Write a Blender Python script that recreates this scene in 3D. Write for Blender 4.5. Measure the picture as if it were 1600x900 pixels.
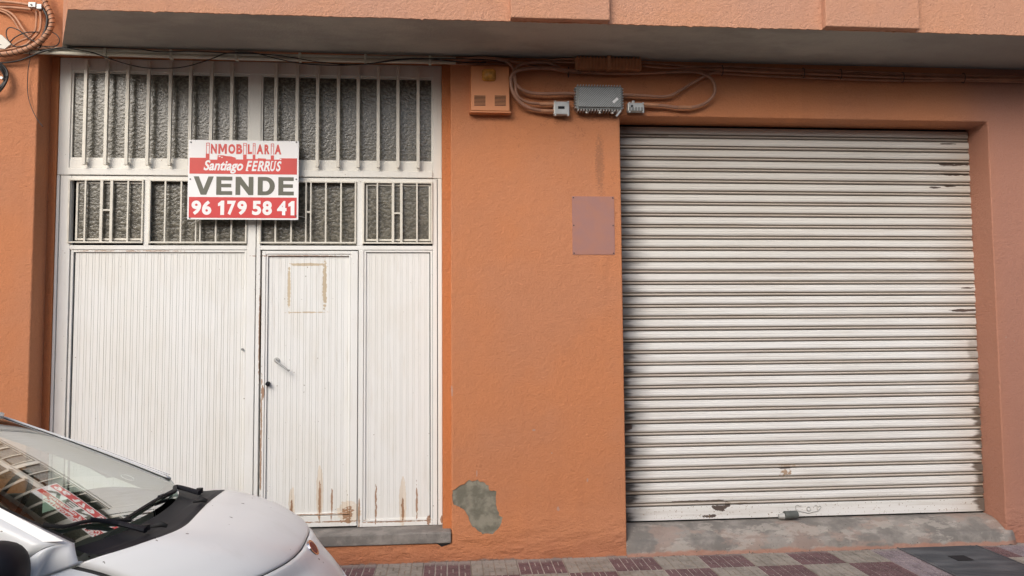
import bpy, math, random
from mathutils import Vector, Matrix
random.seed(7)
C = bpy.context.scene
R = math.radians
for o in list(bpy.data.objects): bpy.data.objects.remove(o)

# ------------------------------------------------------------------ camera, light
F_PX, CAM_D, CAM_H = 1155.0, 5.8, 1.757            # 26 mm lens, 5.8 m from the wall
yaw, pitch, roll = 0.08284, 0.0589, -0.00754
cy, sy, cp, sp, cr, sr = math.cos(yaw), math.sin(yaw), math.cos(pitch), math.sin(pitch), math.cos(roll), math.sin(roll)
VF = Vector((sy*cp, cy*cp, sp)); R0 = Vector((cy, -sy, 0)); U0 = R0.cross(VF)
VR = cr*R0 + sr*U0; VU = -sr*R0 + cr*U0
CAM = Vector((0, -CAM_D, CAM_H))
cd = bpy.data.cameras.new('camera'); cam = bpy.data.objects.new('camera', cd); C.collection.objects.link(cam)
cd.lens = F_PX/1600*36; cd.sensor_width = 36; cd.clip_end = 500; cd.clip_start = 0.05
M = Matrix((VR, VU, -VF)).transposed().to_4x4(); M.translation = CAM; cam.matrix_world = M
C.camera = cam

SUN_EL, SUN_AZ = R(34), math.atan2(-0.50, -0.86)   # azimuth from +Y towards +X
w = bpy.data.worlds.new('World'); C.world = w; w.use_nodes = True
nt = w.node_tree; sky = nt.nodes.new('ShaderNodeTexSky'); sky.sky_type = 'NISHITA'; sky.sun_disc = False
sky.sun_elevation = SUN_EL; sky.sun_rotation = SUN_AZ; sky.air_density = 1.0; sky.dust_density = 2.6; sky.ozone_density = 0.9
bg = nt.nodes['Background']; bg.inputs[1].default_value = 0.13
nt.links.new(sky.outputs[0], bg.inputs[0])
sl = bpy.data.lights.new('sun', 'SUN'); sl.energy = 1.5; sl.angle = R(40); sl.color = (1.0, 0.97, 0.92)
so = bpy.data.objects.new('sun', sl); C.collection.objects.link(so)
sd = Vector((math.sin(SUN_AZ)*math.cos(SUN_EL), math.cos(SUN_AZ)*math.cos(SUN_EL), math.sin(SUN_EL)))
so.rotation_euler = (-sd).to_track_quat('-Z', 'Y').to_euler()
C.view_settings.view_transform = 'Standard'; C.view_settings.look = 'None'; C.view_settings.exposure = 0.5
C.render.engine = 'CYCLES'

ROAD_Z = -.12
# ------------------------------------------------------------------ measuring helpers
def ray(px, py): return VF + VR*((px-800)/F_PX) + VU*((450-py)/F_PX)
def W(px, py, y=0.0):            # the point of the plane at depth y that was measured there on the photograph
    v = ray(px, py); return CAM + v*((y+CAM_D)/v.y)
def Zp(px, py, z):
    v = ray(px, py); return CAM + v*((z-CAM_H)/v.z)
def X(px, py, y=0.0): return W(px, py, y).x
def Z(px, py, y=0.0): return W(px, py, y).z

# ------------------------------------------------------------------ mesh helpers
class MB:
    def __init__(s): s.v = []; s.f = []; s.m = []
    def add(s, vs, fs, mi=0):
        n = len(s.v); s.v += [Vector(a) for a in vs]; s.f += [tuple(i+n for i in f) for f in fs]; s.m += [mi]*len(fs); return s
    def box(s, x0, x1, y0, y1, z0, z1, mi=0):
        return s.add([(x0,y0,z0),(x1,y0,z0),(x1,y1,z0),(x0,y1,z0),(x0,y0,z1),(x1,y0,z1),(x1,y1,z1),(x0,y1,z1)],
            [(0,3,2,1),(4,5,6,7),(0,1,5,4),(1,2,6,5),(2,3,7,6),(3,0,4,7)], mi)
    def prism(s, poly, y0, y1, mi=0):      # poly in x,z, counter-clockwise seen from the street
        n = len(poly)
        return s.add([(a,y0,b) for a,b in poly]+[(a,y1,b) for a,b in poly],
            [tuple(range(n)), tuple(range(2*n-1,n-1,-1))]+[((i+1)%n, i, n+i, n+(i+1)%n) for i in range(n)], mi)
    def tube(s, pts, r, n=8, mi=0, cap=True):
        pts = [Vector(p) for p in pts]; base = len(s.v); rr = r if isinstance(r, (list,tuple)) else [r]*len(pts)
        up = None
        for i, p in enumerate(pts):
            t = (pts[min(i+1,len(pts)-1)]-pts[max(i-1,0)]).normalized()
            if up is None:
                up = Vector((0,0,1)) if abs(t.z) < .9 else Vector((1,0,0))
            a = (up - t*up.dot(t)).normalized(); b = t.cross(a); up = a
            for k in range(n):
                q = 2*math.pi*k/n; s.v.append(p + (a*math.cos(q)+b*math.sin(q))*rr[i])
        for i in range(len(pts)-1):
            for k in range(n):
                s.f.append((base+i*n+k, base+i*n+(k+1)%n, base+(i+1)*n+(k+1)%n, base+(i+1)*n+k)); s.m.append(mi)
        if cap:
            s.f.append(tuple(base+k for k in range(n))[::-1]); s.m.append(mi)
            s.f.append(tuple(base+(len(pts)-1)*n+k for k in range(n))); s.m.append(mi)
        return s
    def disc(s, c, axis, r, h, n=24, mi=0, r2=None):   # short cylinder or cone
        c = Vector(c); axis = Vector(axis).normalized()
        return s.tube([c, c+axis*h], [r, r if r2 is None else r2], n, mi)
    def grid(s, P, nu, nv, mi=0):
        vs = [P(i/nu, j/nv) for i in range(nu+1) for j in range(nv+1)]
        return s.add(vs, [(i*(nv+1)+j, (i+1)*(nv+1)+j, (i+1)*(nv+1)+j+1, i*(nv+1)+j+1) for i in range(nu) for j in range(nv)], mi)
    def build(s, name, mats, parent=None, smooth=False, bevel=0, seg=2, solid=0, label=None):
        me = bpy.data.meshes.new(name)
        off = Vector(parent.get('_loc', (0,0,0))) if parent else Vector((0,0,0))
        me.from_pydata([v-off for v in s.v], [], s.f)
        for m in (mats if isinstance(mats, (list,tuple)) else [mats]): me.materials.append(m)
        for p, mi in zip(me.polygons, s.m): p.material_index = mi; p.use_smooth = smooth
        me.update()
        o = bpy.data.objects.new(name, me); C.collection.objects.link(o)
        if parent: o.parent = parent; o['_loc'] = tuple(off)
        if solid:
            q = o.modifiers.new('s', 'SOLIDIFY'); q.thickness = solid; q.offset = -1
        if bevel:
            q = o.modifiers.new('b', 'BEVEL'); q.width = bevel; q.segments = seg; q.limit_method = 'ANGLE'; q.angle_limit = R(30)
            if seg > 1: q.harden_normals = False
        if label: o['label'] = label
        return o
def thing(name, label, cat, loc, group=None):
    o = bpy.data.objects.new(name, None); C.collection.objects.link(o); o.location = loc; o.empty_display_size = .1
    o['label'] = label; o['category'] = cat; o['_loc'] = tuple(loc)
    if group: o['group'] = group
    return o
def tag(o, label, cat, group=None):
    o['label'] = label; o['category'] = cat
    if group: o['group'] = group
    return o
def share(src, dx=0, dy=0, dz=0):
    c = src.copy(); C.collection.objects.link(c); c.location = src.location + Vector((dx,dy,dz)); return c
def catmull(pts, n=8):
    pts = [Vector(p) for p in pts]; out = []
    for i in range(len(pts)-1):
        p0, p1, p2, p3 = pts[max(i-1,0)], pts[i], pts[i+1], pts[min(i+2,len(pts)-1)]
        for k in range(n):
            t = k/n; out.append(0.5*((2*p1)+(p2-p0)*t+(2*p0-5*p1+4*p2-p3)*t*t+(3*p1-p0-3*p2+p3)*t**3))
    out.append(pts[-1]); return out

# ------------------------------------------------------------------ materials
class NB:
    def __init__(s, name, rough=.6, metal=0, spec=.5):
        s.mat = bpy.data.materials.new(name); s.mat.use_nodes = True; s.t = s.mat.node_tree; s.b = s.t.nodes['Principled BSDF']
        s.b.inputs['Roughness'].default_value = rough; s.b.inputs['Metallic'].default_value = metal
        s.b.inputs['Specular IOR Level'].default_value = spec
        g = s.n('ShaderNodeNewGeometry'); s.pos = g.outputs['Position']
        x = s.n('ShaderNodeSeparateXYZ'); s.l(s.pos, x.inputs[0]); s.x, s.y, s.z = x.outputs
    def n(s, t): return s.t.nodes.new(t)
    def l(s, a, b): s.t.links.new(a, b)
    def put(s, v, sock):
        if hasattr(v, 'is_output'): s.l(v, sock)
        else: sock.default_value = v
    def m(s, op, a, b=0.0, c=None, clamp=False):
        q = s.n('ShaderNodeMath'); q.operation = op; q.use_clamp = clamp
        s.put(a, q.inputs[0]); s.put(b, q.inputs[1])
        if c is not None: s.put(c, q.inputs[2])
        return q.outputs[0]
    def step(s, v, a, b):            # 0 at a, 1 at b
        q = s.n('ShaderNodeMapRange'); q.interpolation_type = 'SMOOTHSTEP'; s.put(v, q.inputs[0])
        q.inputs[1].default_value = min(a,b); q.inputs[2].default_value = max(a,b)
        q.inputs[3].default_value = 0 if a < b else 1; q.inputs[4].default_value = 1 if a < b else 0
        return q.outputs[0]
    def noise(s, scale, sx=1, sy=1, sz=1, det=4, rough=.55, off=0):
        v = s.n('ShaderNodeVectorMath'); v.operation = 'MULTIPLY_ADD'; s.l(s.pos, v.inputs[0]); v.inputs[1].default_value = (sx,sy,sz); v.inputs[2].default_value = (off,off*.7,off*1.3)
        q = s.n('ShaderNodeTexNoise'); q.inputs['Scale'].default_value = scale; q.inputs['Detail'].default_value = det; q.inputs['Roughness'].default_value = rough
        s.l(v.outputs[0], q.inputs['Vector']); return q.outputs['Fac']
    def mix(s, f, a, b):
        q = s.n('ShaderNodeMix'); q.data_type = 'RGBA'; s.put(f, q.inputs[0])
        for v, i in ((a,6),(b,7)): s.put(v if hasattr(v,'is_output') else (*v,1), q.inputs[i])
        return q.outputs[2]
    def blob(s, cx, cz, rx, rz, nz, k=1.0):      # soft-edged stain broken up by noise nz
        a = s.m('MULTIPLY', s.m('SUBTRACT', s.x, cx), 1/rx); b = s.m('MULTIPLY', s.m('SUBTRACT', s.z, cz), 1/rz)
        d = s.m('ADD', s.m('MULTIPLY', a, a), s.m('MULTIPLY', b, b))
        e = s.m('ADD', d, s.m('MULTIPLY', s.m('SUBTRACT', nz, .5), k*4))
        return s.step(e, 1.0, .75)
    def maxi(s, L):
        r = L[0]
        for q in L[1:]: r = s.m('MAXIMUM', r, q)
        return r
    def bump(s, h, dist, strength=1.0):
        q = s.n('ShaderNodeBump'); q.inputs['Distance'].default_value = dist; q.inputs['Strength'].default_value = strength
        s.l(h, q.inputs['Height'])
        if s.b.inputs['Normal'].is_linked: s.l(s.b.inputs['Normal'].links[0].from_socket, q.inputs['Normal'])
        s.l(q.outputs[0], s.b.inputs['Normal'])
    def color(s, c):
        s.put(c if hasattr(c,'is_output') else (*c,1), s.b.inputs['Base Color']); return s
def plain(name, col, rough=.6, metal=0, var=.0, bump=0, scale=60, spec=.5):
    b = NB(name, rough, metal, spec)
    c = col
    if var: c = b.mix(b.step(b.noise(scale*.2), .3, .7), col, tuple(x*(1-var) for x in col))
    b.color(c)
    if bump: b.bump(b.noise(scale), bump)
    return b.mat

def mat_stucco(name, col, low=True):
    b = NB(name, .88, spec=.2)
    c = b.mix(b.step(b.noise(1.3, det=3), .35, .68), col, (col[0]*.93, col[1]*.98, col[2]*1.08))
    c = b.mix(b.m('MULTIPLY', b.step(b.noise(.9, 1,1,1.4, det=6, rough=.6, off=13), .47, .60), .38), c, (col[0]*.90, col[1]*1.02, col[2]*1.25))
    c = b.mix(b.m('MULTIPLY', b.step(b.noise(7, 1,1,.10, det=5, off=17), .56, .74), .22), c, (col[0]*.72, col[1]*.72, col[2]*.8))
    crk = b.m('ABSOLUTE', b.m('SUBTRACT', b.noise(1.6, 1,1,1, det=7, rough=.62, off=23), .5)); c = b.mix(b.m('MULTIPLY', b.m('MULTIPLY', b.step(crk, .0035, .0008), b.step(b.noise(.8, off=29), .5, .6)), .45), c, (col[0]*.45,col[1]*.42,col[2]*.5))
    c = b.mix(b.m('MULTIPLY', b.step(b.noise(6, 1,1,.35, off=3), .55, .8), .25), c, (col[0]*.80, col[1]*.80, col[2]*.85))
    c = b.mix(b.step(b.noise(24, det=6, rough=.7, off=9), .69, .74), c, (col[0]*.62, col[1]*.6, col[2]*.7))
    if low:   # right-end vignette put into the colour as mauve-brown, and dirt near the pavement
        c = b.mix(b.m('MULTIPLY', b.step(b.x, 4.1, 4.66), .85), c, (.385,.20,.155))
        c = b.mix(b.m('MULTIPLY', b.step(b.m('ADD', b.z, b.m('MULTIPLY', b.noise(5, off=2), .3)), .38, .1), .4), c, (.40,.155,.10))
        c = b.mix(b.step(b.m('ADD', b.z, b.m('MULTIPLY', b.noise(9, off=5), .09)), .055, .035), c, (.22,.19,.17))
        # a pencil-like vertical scrub mark over the faded panel, small plaster knocks
        nz = b.noise(120, .3, 1, 1.2, off=4)
        p = W(937,255); q = b.blob(p.x, p.z, .035, .22, b.noise(95, .5,1,2.2, det=5, off=4), 1.9); c = b.mix(b.m('MULTIPLY', q, .38), c, (.14,.09,.07))
        n2 = b.noise(30, off=7)
        pts = [(834,672,.022,.016),(862,708,.012,.012),(918,750,.012,.03),(745,740,.01,.05),(706,610,.012,.1),(872,795,.02,.04),(1572,527,.012,.02),(1585,533,.012,.015)]
        ks = [b.blob(W(x,y).x, W(x,y).z, rx*.6, rz*.5, n2, 1.0) for x,y,rx,rz in pts]
        c = b.mix(b.m('MULTIPLY', b.maxi(ks), .55), c, (.42,.33,.29))
    sp = b.m('MULTIPLY', b.step(b.noise(85, det=4, rough=.7, off=40), .36, .64), .16); c = b.mix(sp, c, (col[0]*.62,col[1]*.55,col[2]*.5))
    b.color(c)
    b.bump(b.noise(75, det=5, rough=.7), .0075)
    b.bump(b.noise(28, det=3, off=1), .007, .8)
    if low:
        k = b.step(b.z, .42, .12)
        b.bump(b.m('MULTIPLY', b.noise(6, .7,1,1.6, det=7, rough=.6, off=6), k), .05, .8)
    else: b.bump(b.noise(55, det=4, off=8), .006, .8)
    return b.mat
ORANGE = (.575,.230,.106)
m_wall = mat_stucco('orange_render', ORANGE)
m_deep = mat_stucco('deep_orange_render', (.57,.205,.078))
m_upper = mat_stucco('lit_orange_render', (.59,.295,.175), low=False)  # same orange paint, its stronger light put into a paler colour

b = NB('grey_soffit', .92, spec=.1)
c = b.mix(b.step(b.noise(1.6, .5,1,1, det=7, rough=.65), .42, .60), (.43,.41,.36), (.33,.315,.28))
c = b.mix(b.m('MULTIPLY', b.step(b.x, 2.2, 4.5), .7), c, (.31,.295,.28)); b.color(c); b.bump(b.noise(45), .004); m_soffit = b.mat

def mat_concrete(name, pinkish):
    b = NB(name, .9, spec=.2)
    c = b.mix(b.step(b.noise(5, det=7, rough=.65), .4, .62), (.19,.175,.16), (.29,.265,.24))
    if pinkish:
        c = b.mix(b.m('MULTIPLY', b.step(b.noise(4, .7,1,1.4, det=8, rough=.65, off=3), .5, .58), .6), c, (.34,.25,.21))
        c = b.mix(b.m('MULTIPLY', b.step(b.noise(7, .6,1,1.5, det=8, rough=.68, off=11), .53, .58), .6), c, (.40,.365,.325))
        c = b.mix(b.m('MULTIPLY', b.step(b.m('ADD', b.z, b.m('MULTIPLY', b.noise(4, off=4), .13)), .105, .085), .75), c, (.40,.20,.14))
        c = b.mix(b.step(b.m('ADD', b.z, b.m('MULTIPLY', b.noise(12, off=14), .04)), .024, .014), c, (.10,.09,.08))
    c = b.mix(b.step(b.noise(60, det=3, off=6), .66, .72), c, (.13,.12,.10))
    b.color(c); b.bump(b.noise(14, det=7, rough=.6), .012); b.bump(b.noise(120), .0015); return b.mat
m_sill = mat_concrete('bare_concrete', False); m_ramp = mat_concrete('patched_concrete', True)
b = NB('cement_fill', .95, spec=.1); b.color(b.mix(b.step(b.noise(9, det=6), .40, .60), (.17,.16,.125), (.28,.26,.205))); b.bump(b.noise(60, det=5), .004); b.bump(b.noise(12), .008); m_cement = b.mat

# white gate paint with rust where the photograph shows it (positions on the gate itself)
GY = .20
def mat_gate():
    b = NB('white_gate_paint', .42, spec=.4)
    base = (.80,.80,.775)
    c = b.mix(b.m('MULTIPLY', b.step(b.noise(2.2, 1,1,.5, det=5), .42, .7), .55), base, (.75,.735,.68))
    c = b.mix(b.m('MULTIPLY', b.step(b.z, 2.0, 3.3), .55), c, (.74,.70,.60))          # yellowed upper half
    c = b.mix(b.m('MULTIPLY', b.step(b.noise(40, 1,1,.06, det=3, off=2), .55, .8), .28), c, (.52,.47,.39))
    c = b.mix(b.step(b.noise(38, det=2, off=21), .745, .765), c, (.22,.17,.12))         # chips
    nz = b.noise(70, 1,1,.35, det=4, off=5); nh = b.noise(60, .5,1,1, det=5, off=6)
    def s(px, py, rx, rz, k=.8, n=nz): p = W(px,py,GY); return b.blob(p.x, p.z, rx, rz, n, k)
    rust = [s(455,800,.010,.11), s(499,783,.011,.15), s(518,785,.008,.12,1), s(543,802,.045,.05,1.5,nh), s(540,814,.05,.014,1.4,nh), s(561,805,.008,.13),
            s(587,790,.008,.15,1.1), s(629,797,.012,.10), s(651,785,.008,.15,1), s(670,812,.018,.04,.9,nh), s(411,612,.012,.06,.9),
            s(408,700,.006,.6,1.3), s(405,520,.005,.35,1.4), s(500,803.5,.28,.004,1.4,nh), s(505,815,.33,.006,1.2,nh), s(620,815,.28,.005,1.4,nh),
            s(470,400,.36,.006,.9,nh), s(690,812,.01,.03), s(205,392,.4,.004,1.6,nh)]
    c = b.mix(b.m('MULTIPLY', b.step(b.noise(3.2, 1,1,.6, det=3, off=31), .45, .7), .25), c, (.70,.66,.57))
    halo = [s(499,770,.03,.22,.3), s(629,785,.03,.2,.3), s(545,800,.1,.09,.5,nh), s(455,790,.025,.15,.4)]
    c = b.mix(b.m('MULTIPLY', b.maxi(halo), .35), c, (.62,.42,.20))
    c = b.mix(b.m('MULTIPLY', b.maxi(rust), .85), c, (.30,.14,.055))
    resid = [s(451,450,.012,.20,.9,nh), s(507,445,.017,.20,.9,nh), s(480,413,.15,.012,.7,nh), s(480,488,.15,.006,1.2,nh)]
    c = b.mix(b.m('MULTIPLY', b.maxi(resid), .8), c, (.52,.40,.24))
    b.color(c); b.bump(b.noise(90, det=3), .0006); return b.mat
m_gate = mat_gate()

SY = .24
def mat_shutter():
    b = NB('shutter_paint', .48, spec=.35)
    c = b.mix(b.m('MULTIPLY', b.step(b.noise(3, .25,1,6, det=5), .4, .7), .6), (.77,.76,.735), (.67,.65,.61))
    c = b.mix(b.m('MULTIPLY', b.step(b.noise(18, .08,1,2, det=5, off=4), .45, .8), .5), c, (.46,.41,.35))
    c = b.mix(b.m('MULTIPLY', b.step(b.z, 1.5, 3.3), .55), c, (.57,.52,.44))
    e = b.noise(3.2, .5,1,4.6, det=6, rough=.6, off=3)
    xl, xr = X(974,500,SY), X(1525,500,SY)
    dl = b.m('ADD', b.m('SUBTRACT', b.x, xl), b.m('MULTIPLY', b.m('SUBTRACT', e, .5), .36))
    c = b.mix(b.m('MULTIPLY', b.step(dl, .26, .0), .62), c, (.17,.155,.145))  # left edge: grime together with shade, both painted into the colour
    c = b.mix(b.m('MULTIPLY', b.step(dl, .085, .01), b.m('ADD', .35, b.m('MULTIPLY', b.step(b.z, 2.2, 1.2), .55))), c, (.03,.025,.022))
    low = b.step(b.z, 2.1, 1.0)
    dr = b.m('ADD', b.m('SUBTRACT', xr, b.x), b.m('MULTIPLY', b.m('SUBTRACT', e, .5), .38))
    c = b.mix(b.m('MULTIPLY', b.m('MULTIPLY', b.step(dr, .085, .03), low), .94), c, (.06,.042,.032))
    c = b.mix(b.m('MULTIPLY', b.step(dr, .5, .0), .25), c, (.30,.24,.19))
    n1 = b.noise(55, .35,1,1.2, det=4, off=8); n2 = b.noise(40, det=5, off=9)
    def s(px, py, rx, rz, k=.8, n=n1): p = W(px,py,SY); return b.blob(p.x, p.z, rx*1.35, rz*1.5, n, k*1.3)
    chips = [s(1490,257,.11,.010), s(1494,273,.12,.007), s(1485,271,.09,.006), s(1460,293,.05,.006), s(1484,291,.04,.006),
             s(1505,485,.10,.009,.5), s(1512,450,.05,.005), s(1475,407,.08,.004), s(1110,806,.055,.010,1.1,n2), s(1124,793,.045,.018,1.2,n2), s(1138,788,.02,.012,1.,n2),
             s(1085,783,.15,.005,.6), s(1118,782,.05,.005,.6), s(1158,787,.045,.007,.6), s(980,667,.035,.018,.5), s(1480,225,.06,.004), s(1030,211,.07,.006),
             s(1228,731,.05,.004,1.2)]
    rs = [s(1230,727,.05,.010,1.3,n2), s(1234,737,.008,.03,1.2,n2), s(1226,740,.03,.02,1.6,n2)]; c = b.mix(b.m('MULTIPLY', b.maxi(rs), .8), c, (.33,.19,.09))
    c = b.mix(b.m('MULTIPLY', b.maxi(chips), .93), c, (.055,.03,.02))
    spots = b.m('MULTIPLY', b.step(b.noise(70, det=2, off=12), .66, .70), b.step(b.z, .42, .30))
    c = b.mix(spots, c, (.30,.22,.15))
    tc = b.n('ShaderNodeTexCoord'); sx = b.n('ShaderNodeSeparateXYZ'); b.l(tc.outputs['Object'], sx.inputs[0]); lz = b.m('ADD', sx.outputs[2], SHB_Z)
    lz = b.m('ADD', lz, b.m('MULTIPLY', b.m('SUBTRACT', b.noise(14, .1,1,1, det=3, off=15), .5), .008))
    hinge = b.m('MULTIPLY', b.step(lz, -.054, -.064), b.step(lz, -.12, -.10))
    c = b.mix(b.m('MULTIPLY', hinge, .65), c, (.45,.37,.285))
    seam = b.m('MAXIMUM', b.m('MULTIPLY', b.step(lz,-.0585,-.0615), b.step(lz,-.0705,-.067)), b.m('MULTIPLY', b.step(lz,-.081,-.084), b.step(lz,-.12,-.10)))
    c = b.mix(b.m('MULTIPLY', seam, .8), c, (.12,.095,.075))
    b.color(c); b.bump(b.noise(30, .15,1,1, det=3), .0012); return b.mat
SHB_Z = (Z(985,815,SY)+Z(1538,799.5,SY))/2
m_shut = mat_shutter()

b = NB('hammered_glass', .22, spec=.6)
nz = b.noise(1.7, det=2, off=1)
c = b.mix(b.step(b.noise(38, 1,1,1.25, det=2, off=2), .44, .60), (.075,.069,.052), (.165,.152,.118))
c = b.mix(b.m('MULTIPLY', b.step(nz, .4, .65), .4), c, (.135,.126,.103)); b.color(c)
b.bump(b.noise(38, 1,1,1.25, det=2, off=2), .0032, 1.0); m_glass = b.mat
m_bars = plain('cream_bar_paint', (.72,.68,.585), .45, var=.12, scale=80)
m_dark = plain('dark_interior', (.012,.011,.010), .9)
m_black = plain('black_plastic', (.012,.013,.018), .6, var=.2, spec=.25)
m_rubber = plain('black_rubber', (.012,.012,.012), .7)
m_chrome = plain('chrome', (.7,.7,.7), .15, 1)
m_cable_o = plain('painted_cable', (.50,.24,.145), .6, var=.25, scale=40)
m_cable_o2 = plain('pale_painted_cable', (.55,.27,.15), .6, var=.3, scale=90)
m_cable_l = plain('dusty_painted_cable', (.42,.215,.14), .5, var=.25, scale=60)
m_clos = plain('painted_closure', (.60,.27,.13), .6, var=.2, scale=60)
m_cable_k = plain('black_cable', (.02,.018,.016), .5)
m_conduit = plain('cream_conduit', (.72,.68,.56), .45, var=.2, scale=30)
m_alu = plain('cast_aluminium', (.26,.27,.26), .5, .35, var=.15, bump=.001, scale=200)
m_alu2 = plain('pale_aluminium', (.50,.50,.48), .45, .4, var=.15)
m_siren = plain('orange_siren_paint', (.66,.25,.095), .5, var=.1, scale=20)
m_slot = plain('vent_slot', (.10,.055,.03), .8)
m_amber = plain('amber_lens', (.68,.30,.05), .12, var=.5, scale=120)
m_signw = plain('white_board', (.86,.85,.84), .4)
m_signr = plain('red_print', (.66,.050,.038), .4, var=.12, scale=20)
m_signr2 = plain('deep_red_print', (.60,.035,.035), .4)
m_signg = plain('grey_green_print', (.105,.105,.075), .4)
m_screw = plain('screw_head', (.06,.06,.06), .4, .6)
m_rope = plain('grey_stone', (.13,.14,.13), .8, var=.4, bump=.003, scale=60)
m_asphalt = plain('asphalt', (.05,.05,.05), .9, var=.3, bump=.006, scale=150)
m_kerb = plain('kerb_concrete', (.34,.33,.31), .9, var=.2, bump=.003)
m_plate = NB('faded_mauve_paint', .8, spec=.2); _c = m_plate.mix(m_plate.step(m_plate.noise(9, det=6), .35, .65), (.385,.19,.145), (.35,.185,.16))
m_plate.color(_c); m_plate.bump(m_plate.noise(150), .002); m_plate = m_plate.mat

def mat_tile(name, col, dirt):
    b = NB(name, .75, spec=.3)
    c = b.mix(b.step(b.noise(9, det=5, off=2), .35, .7), col, tuple(x*.72 for x in col))
    c = b.mix(b.m('MULTIPLY', b.step(b.m('ADD', b.y, b.m('MULTIPLY', b.noise(6), .12)), -.06, .04), .75), c, (.33,.30,.27))
    c = b.mix(b.step(b.noise(130, det=2, off=5), .58, .70), c, dirt)
    b.color(c); b.bump(b.noise(160), .001); return b.mat
m_purple = mat_tile('purple_tile', (.165,.095,.10), (.30,.24,.22))
m_cream = mat_tile('cream_tile', (.335,.30,.26), (.20,.17,.15))
m_lilac = mat_tile('lilac_tile', (.27,.22,.235), (.40,.37,.37))
m_groove_l = mat_tile('pale_grout', (.50,.44,.40), (.36,.30,.27))
m_groove_d = mat_tile('dusty_grout', (.33,.265,.215), (.20,.16,.13))
b = NB('cover_metal', .55, .3); b.color(b.mix(b.step(b.noise(8, .3,1,1, det=6), .4, .7), (.085,.09,.10), (.15,.155,.165))); b.bump(b.noise(90), .001); m_cover = b.mat

b = NB('car_paint', .28, spec=.5)
c = b.mix(b.m('MULTIPLY', b.step(b.noise(4, 1,2.2,1, det=7, rough=.65), .5, .72), .16), (.84,.84,.815), (.60,.58,.54))
n3 = b.noise(26, det=2, off=44); c = b.mix(b.step(n3, .735, .75), c, (.20,.17,.14)); b.color(c)
b.b.inputs['Roughness'].default_value = .33; b.b.inputs['Coat Weight'].default_value = .25; b.b.inputs['Coat Roughness'].default_value = .12; m_car = b.mat
m_trim = plain('grey_cabin_trim', (.20,.20,.19), .85); m_dash = plain('dark_dashboard', (.022,.022,.023), .7); m_seat = plain('dark_seat_cloth', (.03,.03,.032), .9, var=.3)
m_standin = plain('bright_patch_standin', (.75,.78,.72), .6)
g = NB('windscreen_glass'); g.t.nodes.remove(g.b)
out = g.t.nodes['Material Output']; tr = g.n('ShaderNodeBsdfTransparent'); tr.inputs[0].default_value = (.56,.71,.62,1)
gl = g.n('ShaderNodeBsdfGlossy'); gl.inputs['Roughness'].default_value = .02; gl.inputs[0].default_value = (1,1,1,1)
fr = g.n('ShaderNodeFresnel'); fr.inputs[0].default_value = 1.5
mx = g.n('ShaderNodeMixShader'); f2 = g.m('MULTIPLY', fr.outputs[0], .55, clamp=True); g.l(f2, mx.inputs[0]); g.l(tr.outputs[0], mx.inputs[1]); g.l(gl.outputs[0], mx.inputs[2]); g.l(mx.outputs[0], out.inputs[0])
m_ws = g.mat
m_sg = m_ws.copy(); m_sg.name = 'side_glass'
for _n in m_sg.node_tree.nodes:
    if _n.type == 'BSDF_TRANSPARENT': _n.inputs[0].default_value = (.90,.95,.92,1)

# ------------------------------------------------------------------ the ground
o = MB().box(-40,40,-40,-1.21,-.30,-.12).build('road', m_asphalt); o['kind'] = 'structure'
pave = MB().box(-40,40,-1.06,.6,-.30,-.016).build('pavement', m_groove_d); pave['kind'] = 'structure'; pave['_loc'] = (0,0,0)
kb = []
o = MB().box(-40,40,-1.20,-1.064,-.30,.0).build('kerb', m_kerb, bevel=.015); o['kind'] = 'structure'
TP = .353; TX0 = .146
def tile_mesh(seed, cols, small=0):
    rnd = random.Random(seed); t = MB(); a = TP-.003
    t.box(0,a,-a,0,-.015,-.004, 1)
    n = 4; c = a/n
    for i in range(n):
        for j in range(n):
            for k in range(2):
                gx = .0048
                if (i+j) % 2: x0,x1,y0,y1 = i*c+gx, (i+1)*c-gx, -(j*c)-c*(k+1)/2+gx, -(j*c)-c*k/2-gx
                else: x0,x1,y0,y1 = i*c+c*k/2+gx, i*c+c*(k+1)/2-gx, -(j+1)*c+gx, -j*c-gx
                h = rnd.uniform(-.0008,.0008); t.box(x0,x1,y0,y1,-.004,.001+h, 0)
    return t
protos = {}
for key, cols in (('p',(m_purple,m_groove_l)),('c',(m_cream,m_groove_d)),('l',(m_lilac,m_groove_l))):
    protos[key] = tile_mesh(3, cols).build('paving_tile', cols, pave); 
used = set()
for i in range(-12, 16):
    for j in range(3):
        x = TX0 + i*TP
        k = 'c' if (i+j) % 2 == 0 else 'p'
        if i == 9 and j < 2 or i in (12,): k = 'l'
        if k in used: t = share(protos[k])
        else: t = protos[k]; used.add(k)
        t.location = (x, -j*TP-.001, random.uniform(-.001,.001)); t.rotation_euler = (random.uniform(-.003,.003), random.uniform(-.003,.003), 0)
cv = thing('utility_cover', 'dark grey ribbed metal cover set in the pavement by the shutter ramp', 'cover', (3.85,-.4,0))
cx0, cx1, cy0, cy1 = 3.565, 4.215, -.86, -.02
mb = MB().box(cx0,cx1,cy0,cy1,.0035,.006)
for i in range(26):
    yy = cy0+.02+i*(cy1-cy0-.04)/26
    mb.box(cx0+.02,cx1-.02,yy,yy+.014,.006,.009)
mb.build('cover_plate', m_cover, cv)
fr_ = MB(); fr_.box(cx0-.012,cx0-.001,cy0,cy1,.0035,.010); fr_.box(cx1+.001,cx1+.012,cy0,cy1,.0035,.010); fr_.box(cx0-.012,cx1+.012,cy0-.012,cy0-.001,.0035,.010); fr_.build('cover_frame', m_cover, cv)
MB().box(3.80,3.93,-.42,-.30,.009,.0115).build('lifting_slot', m_black, cv)

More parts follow.
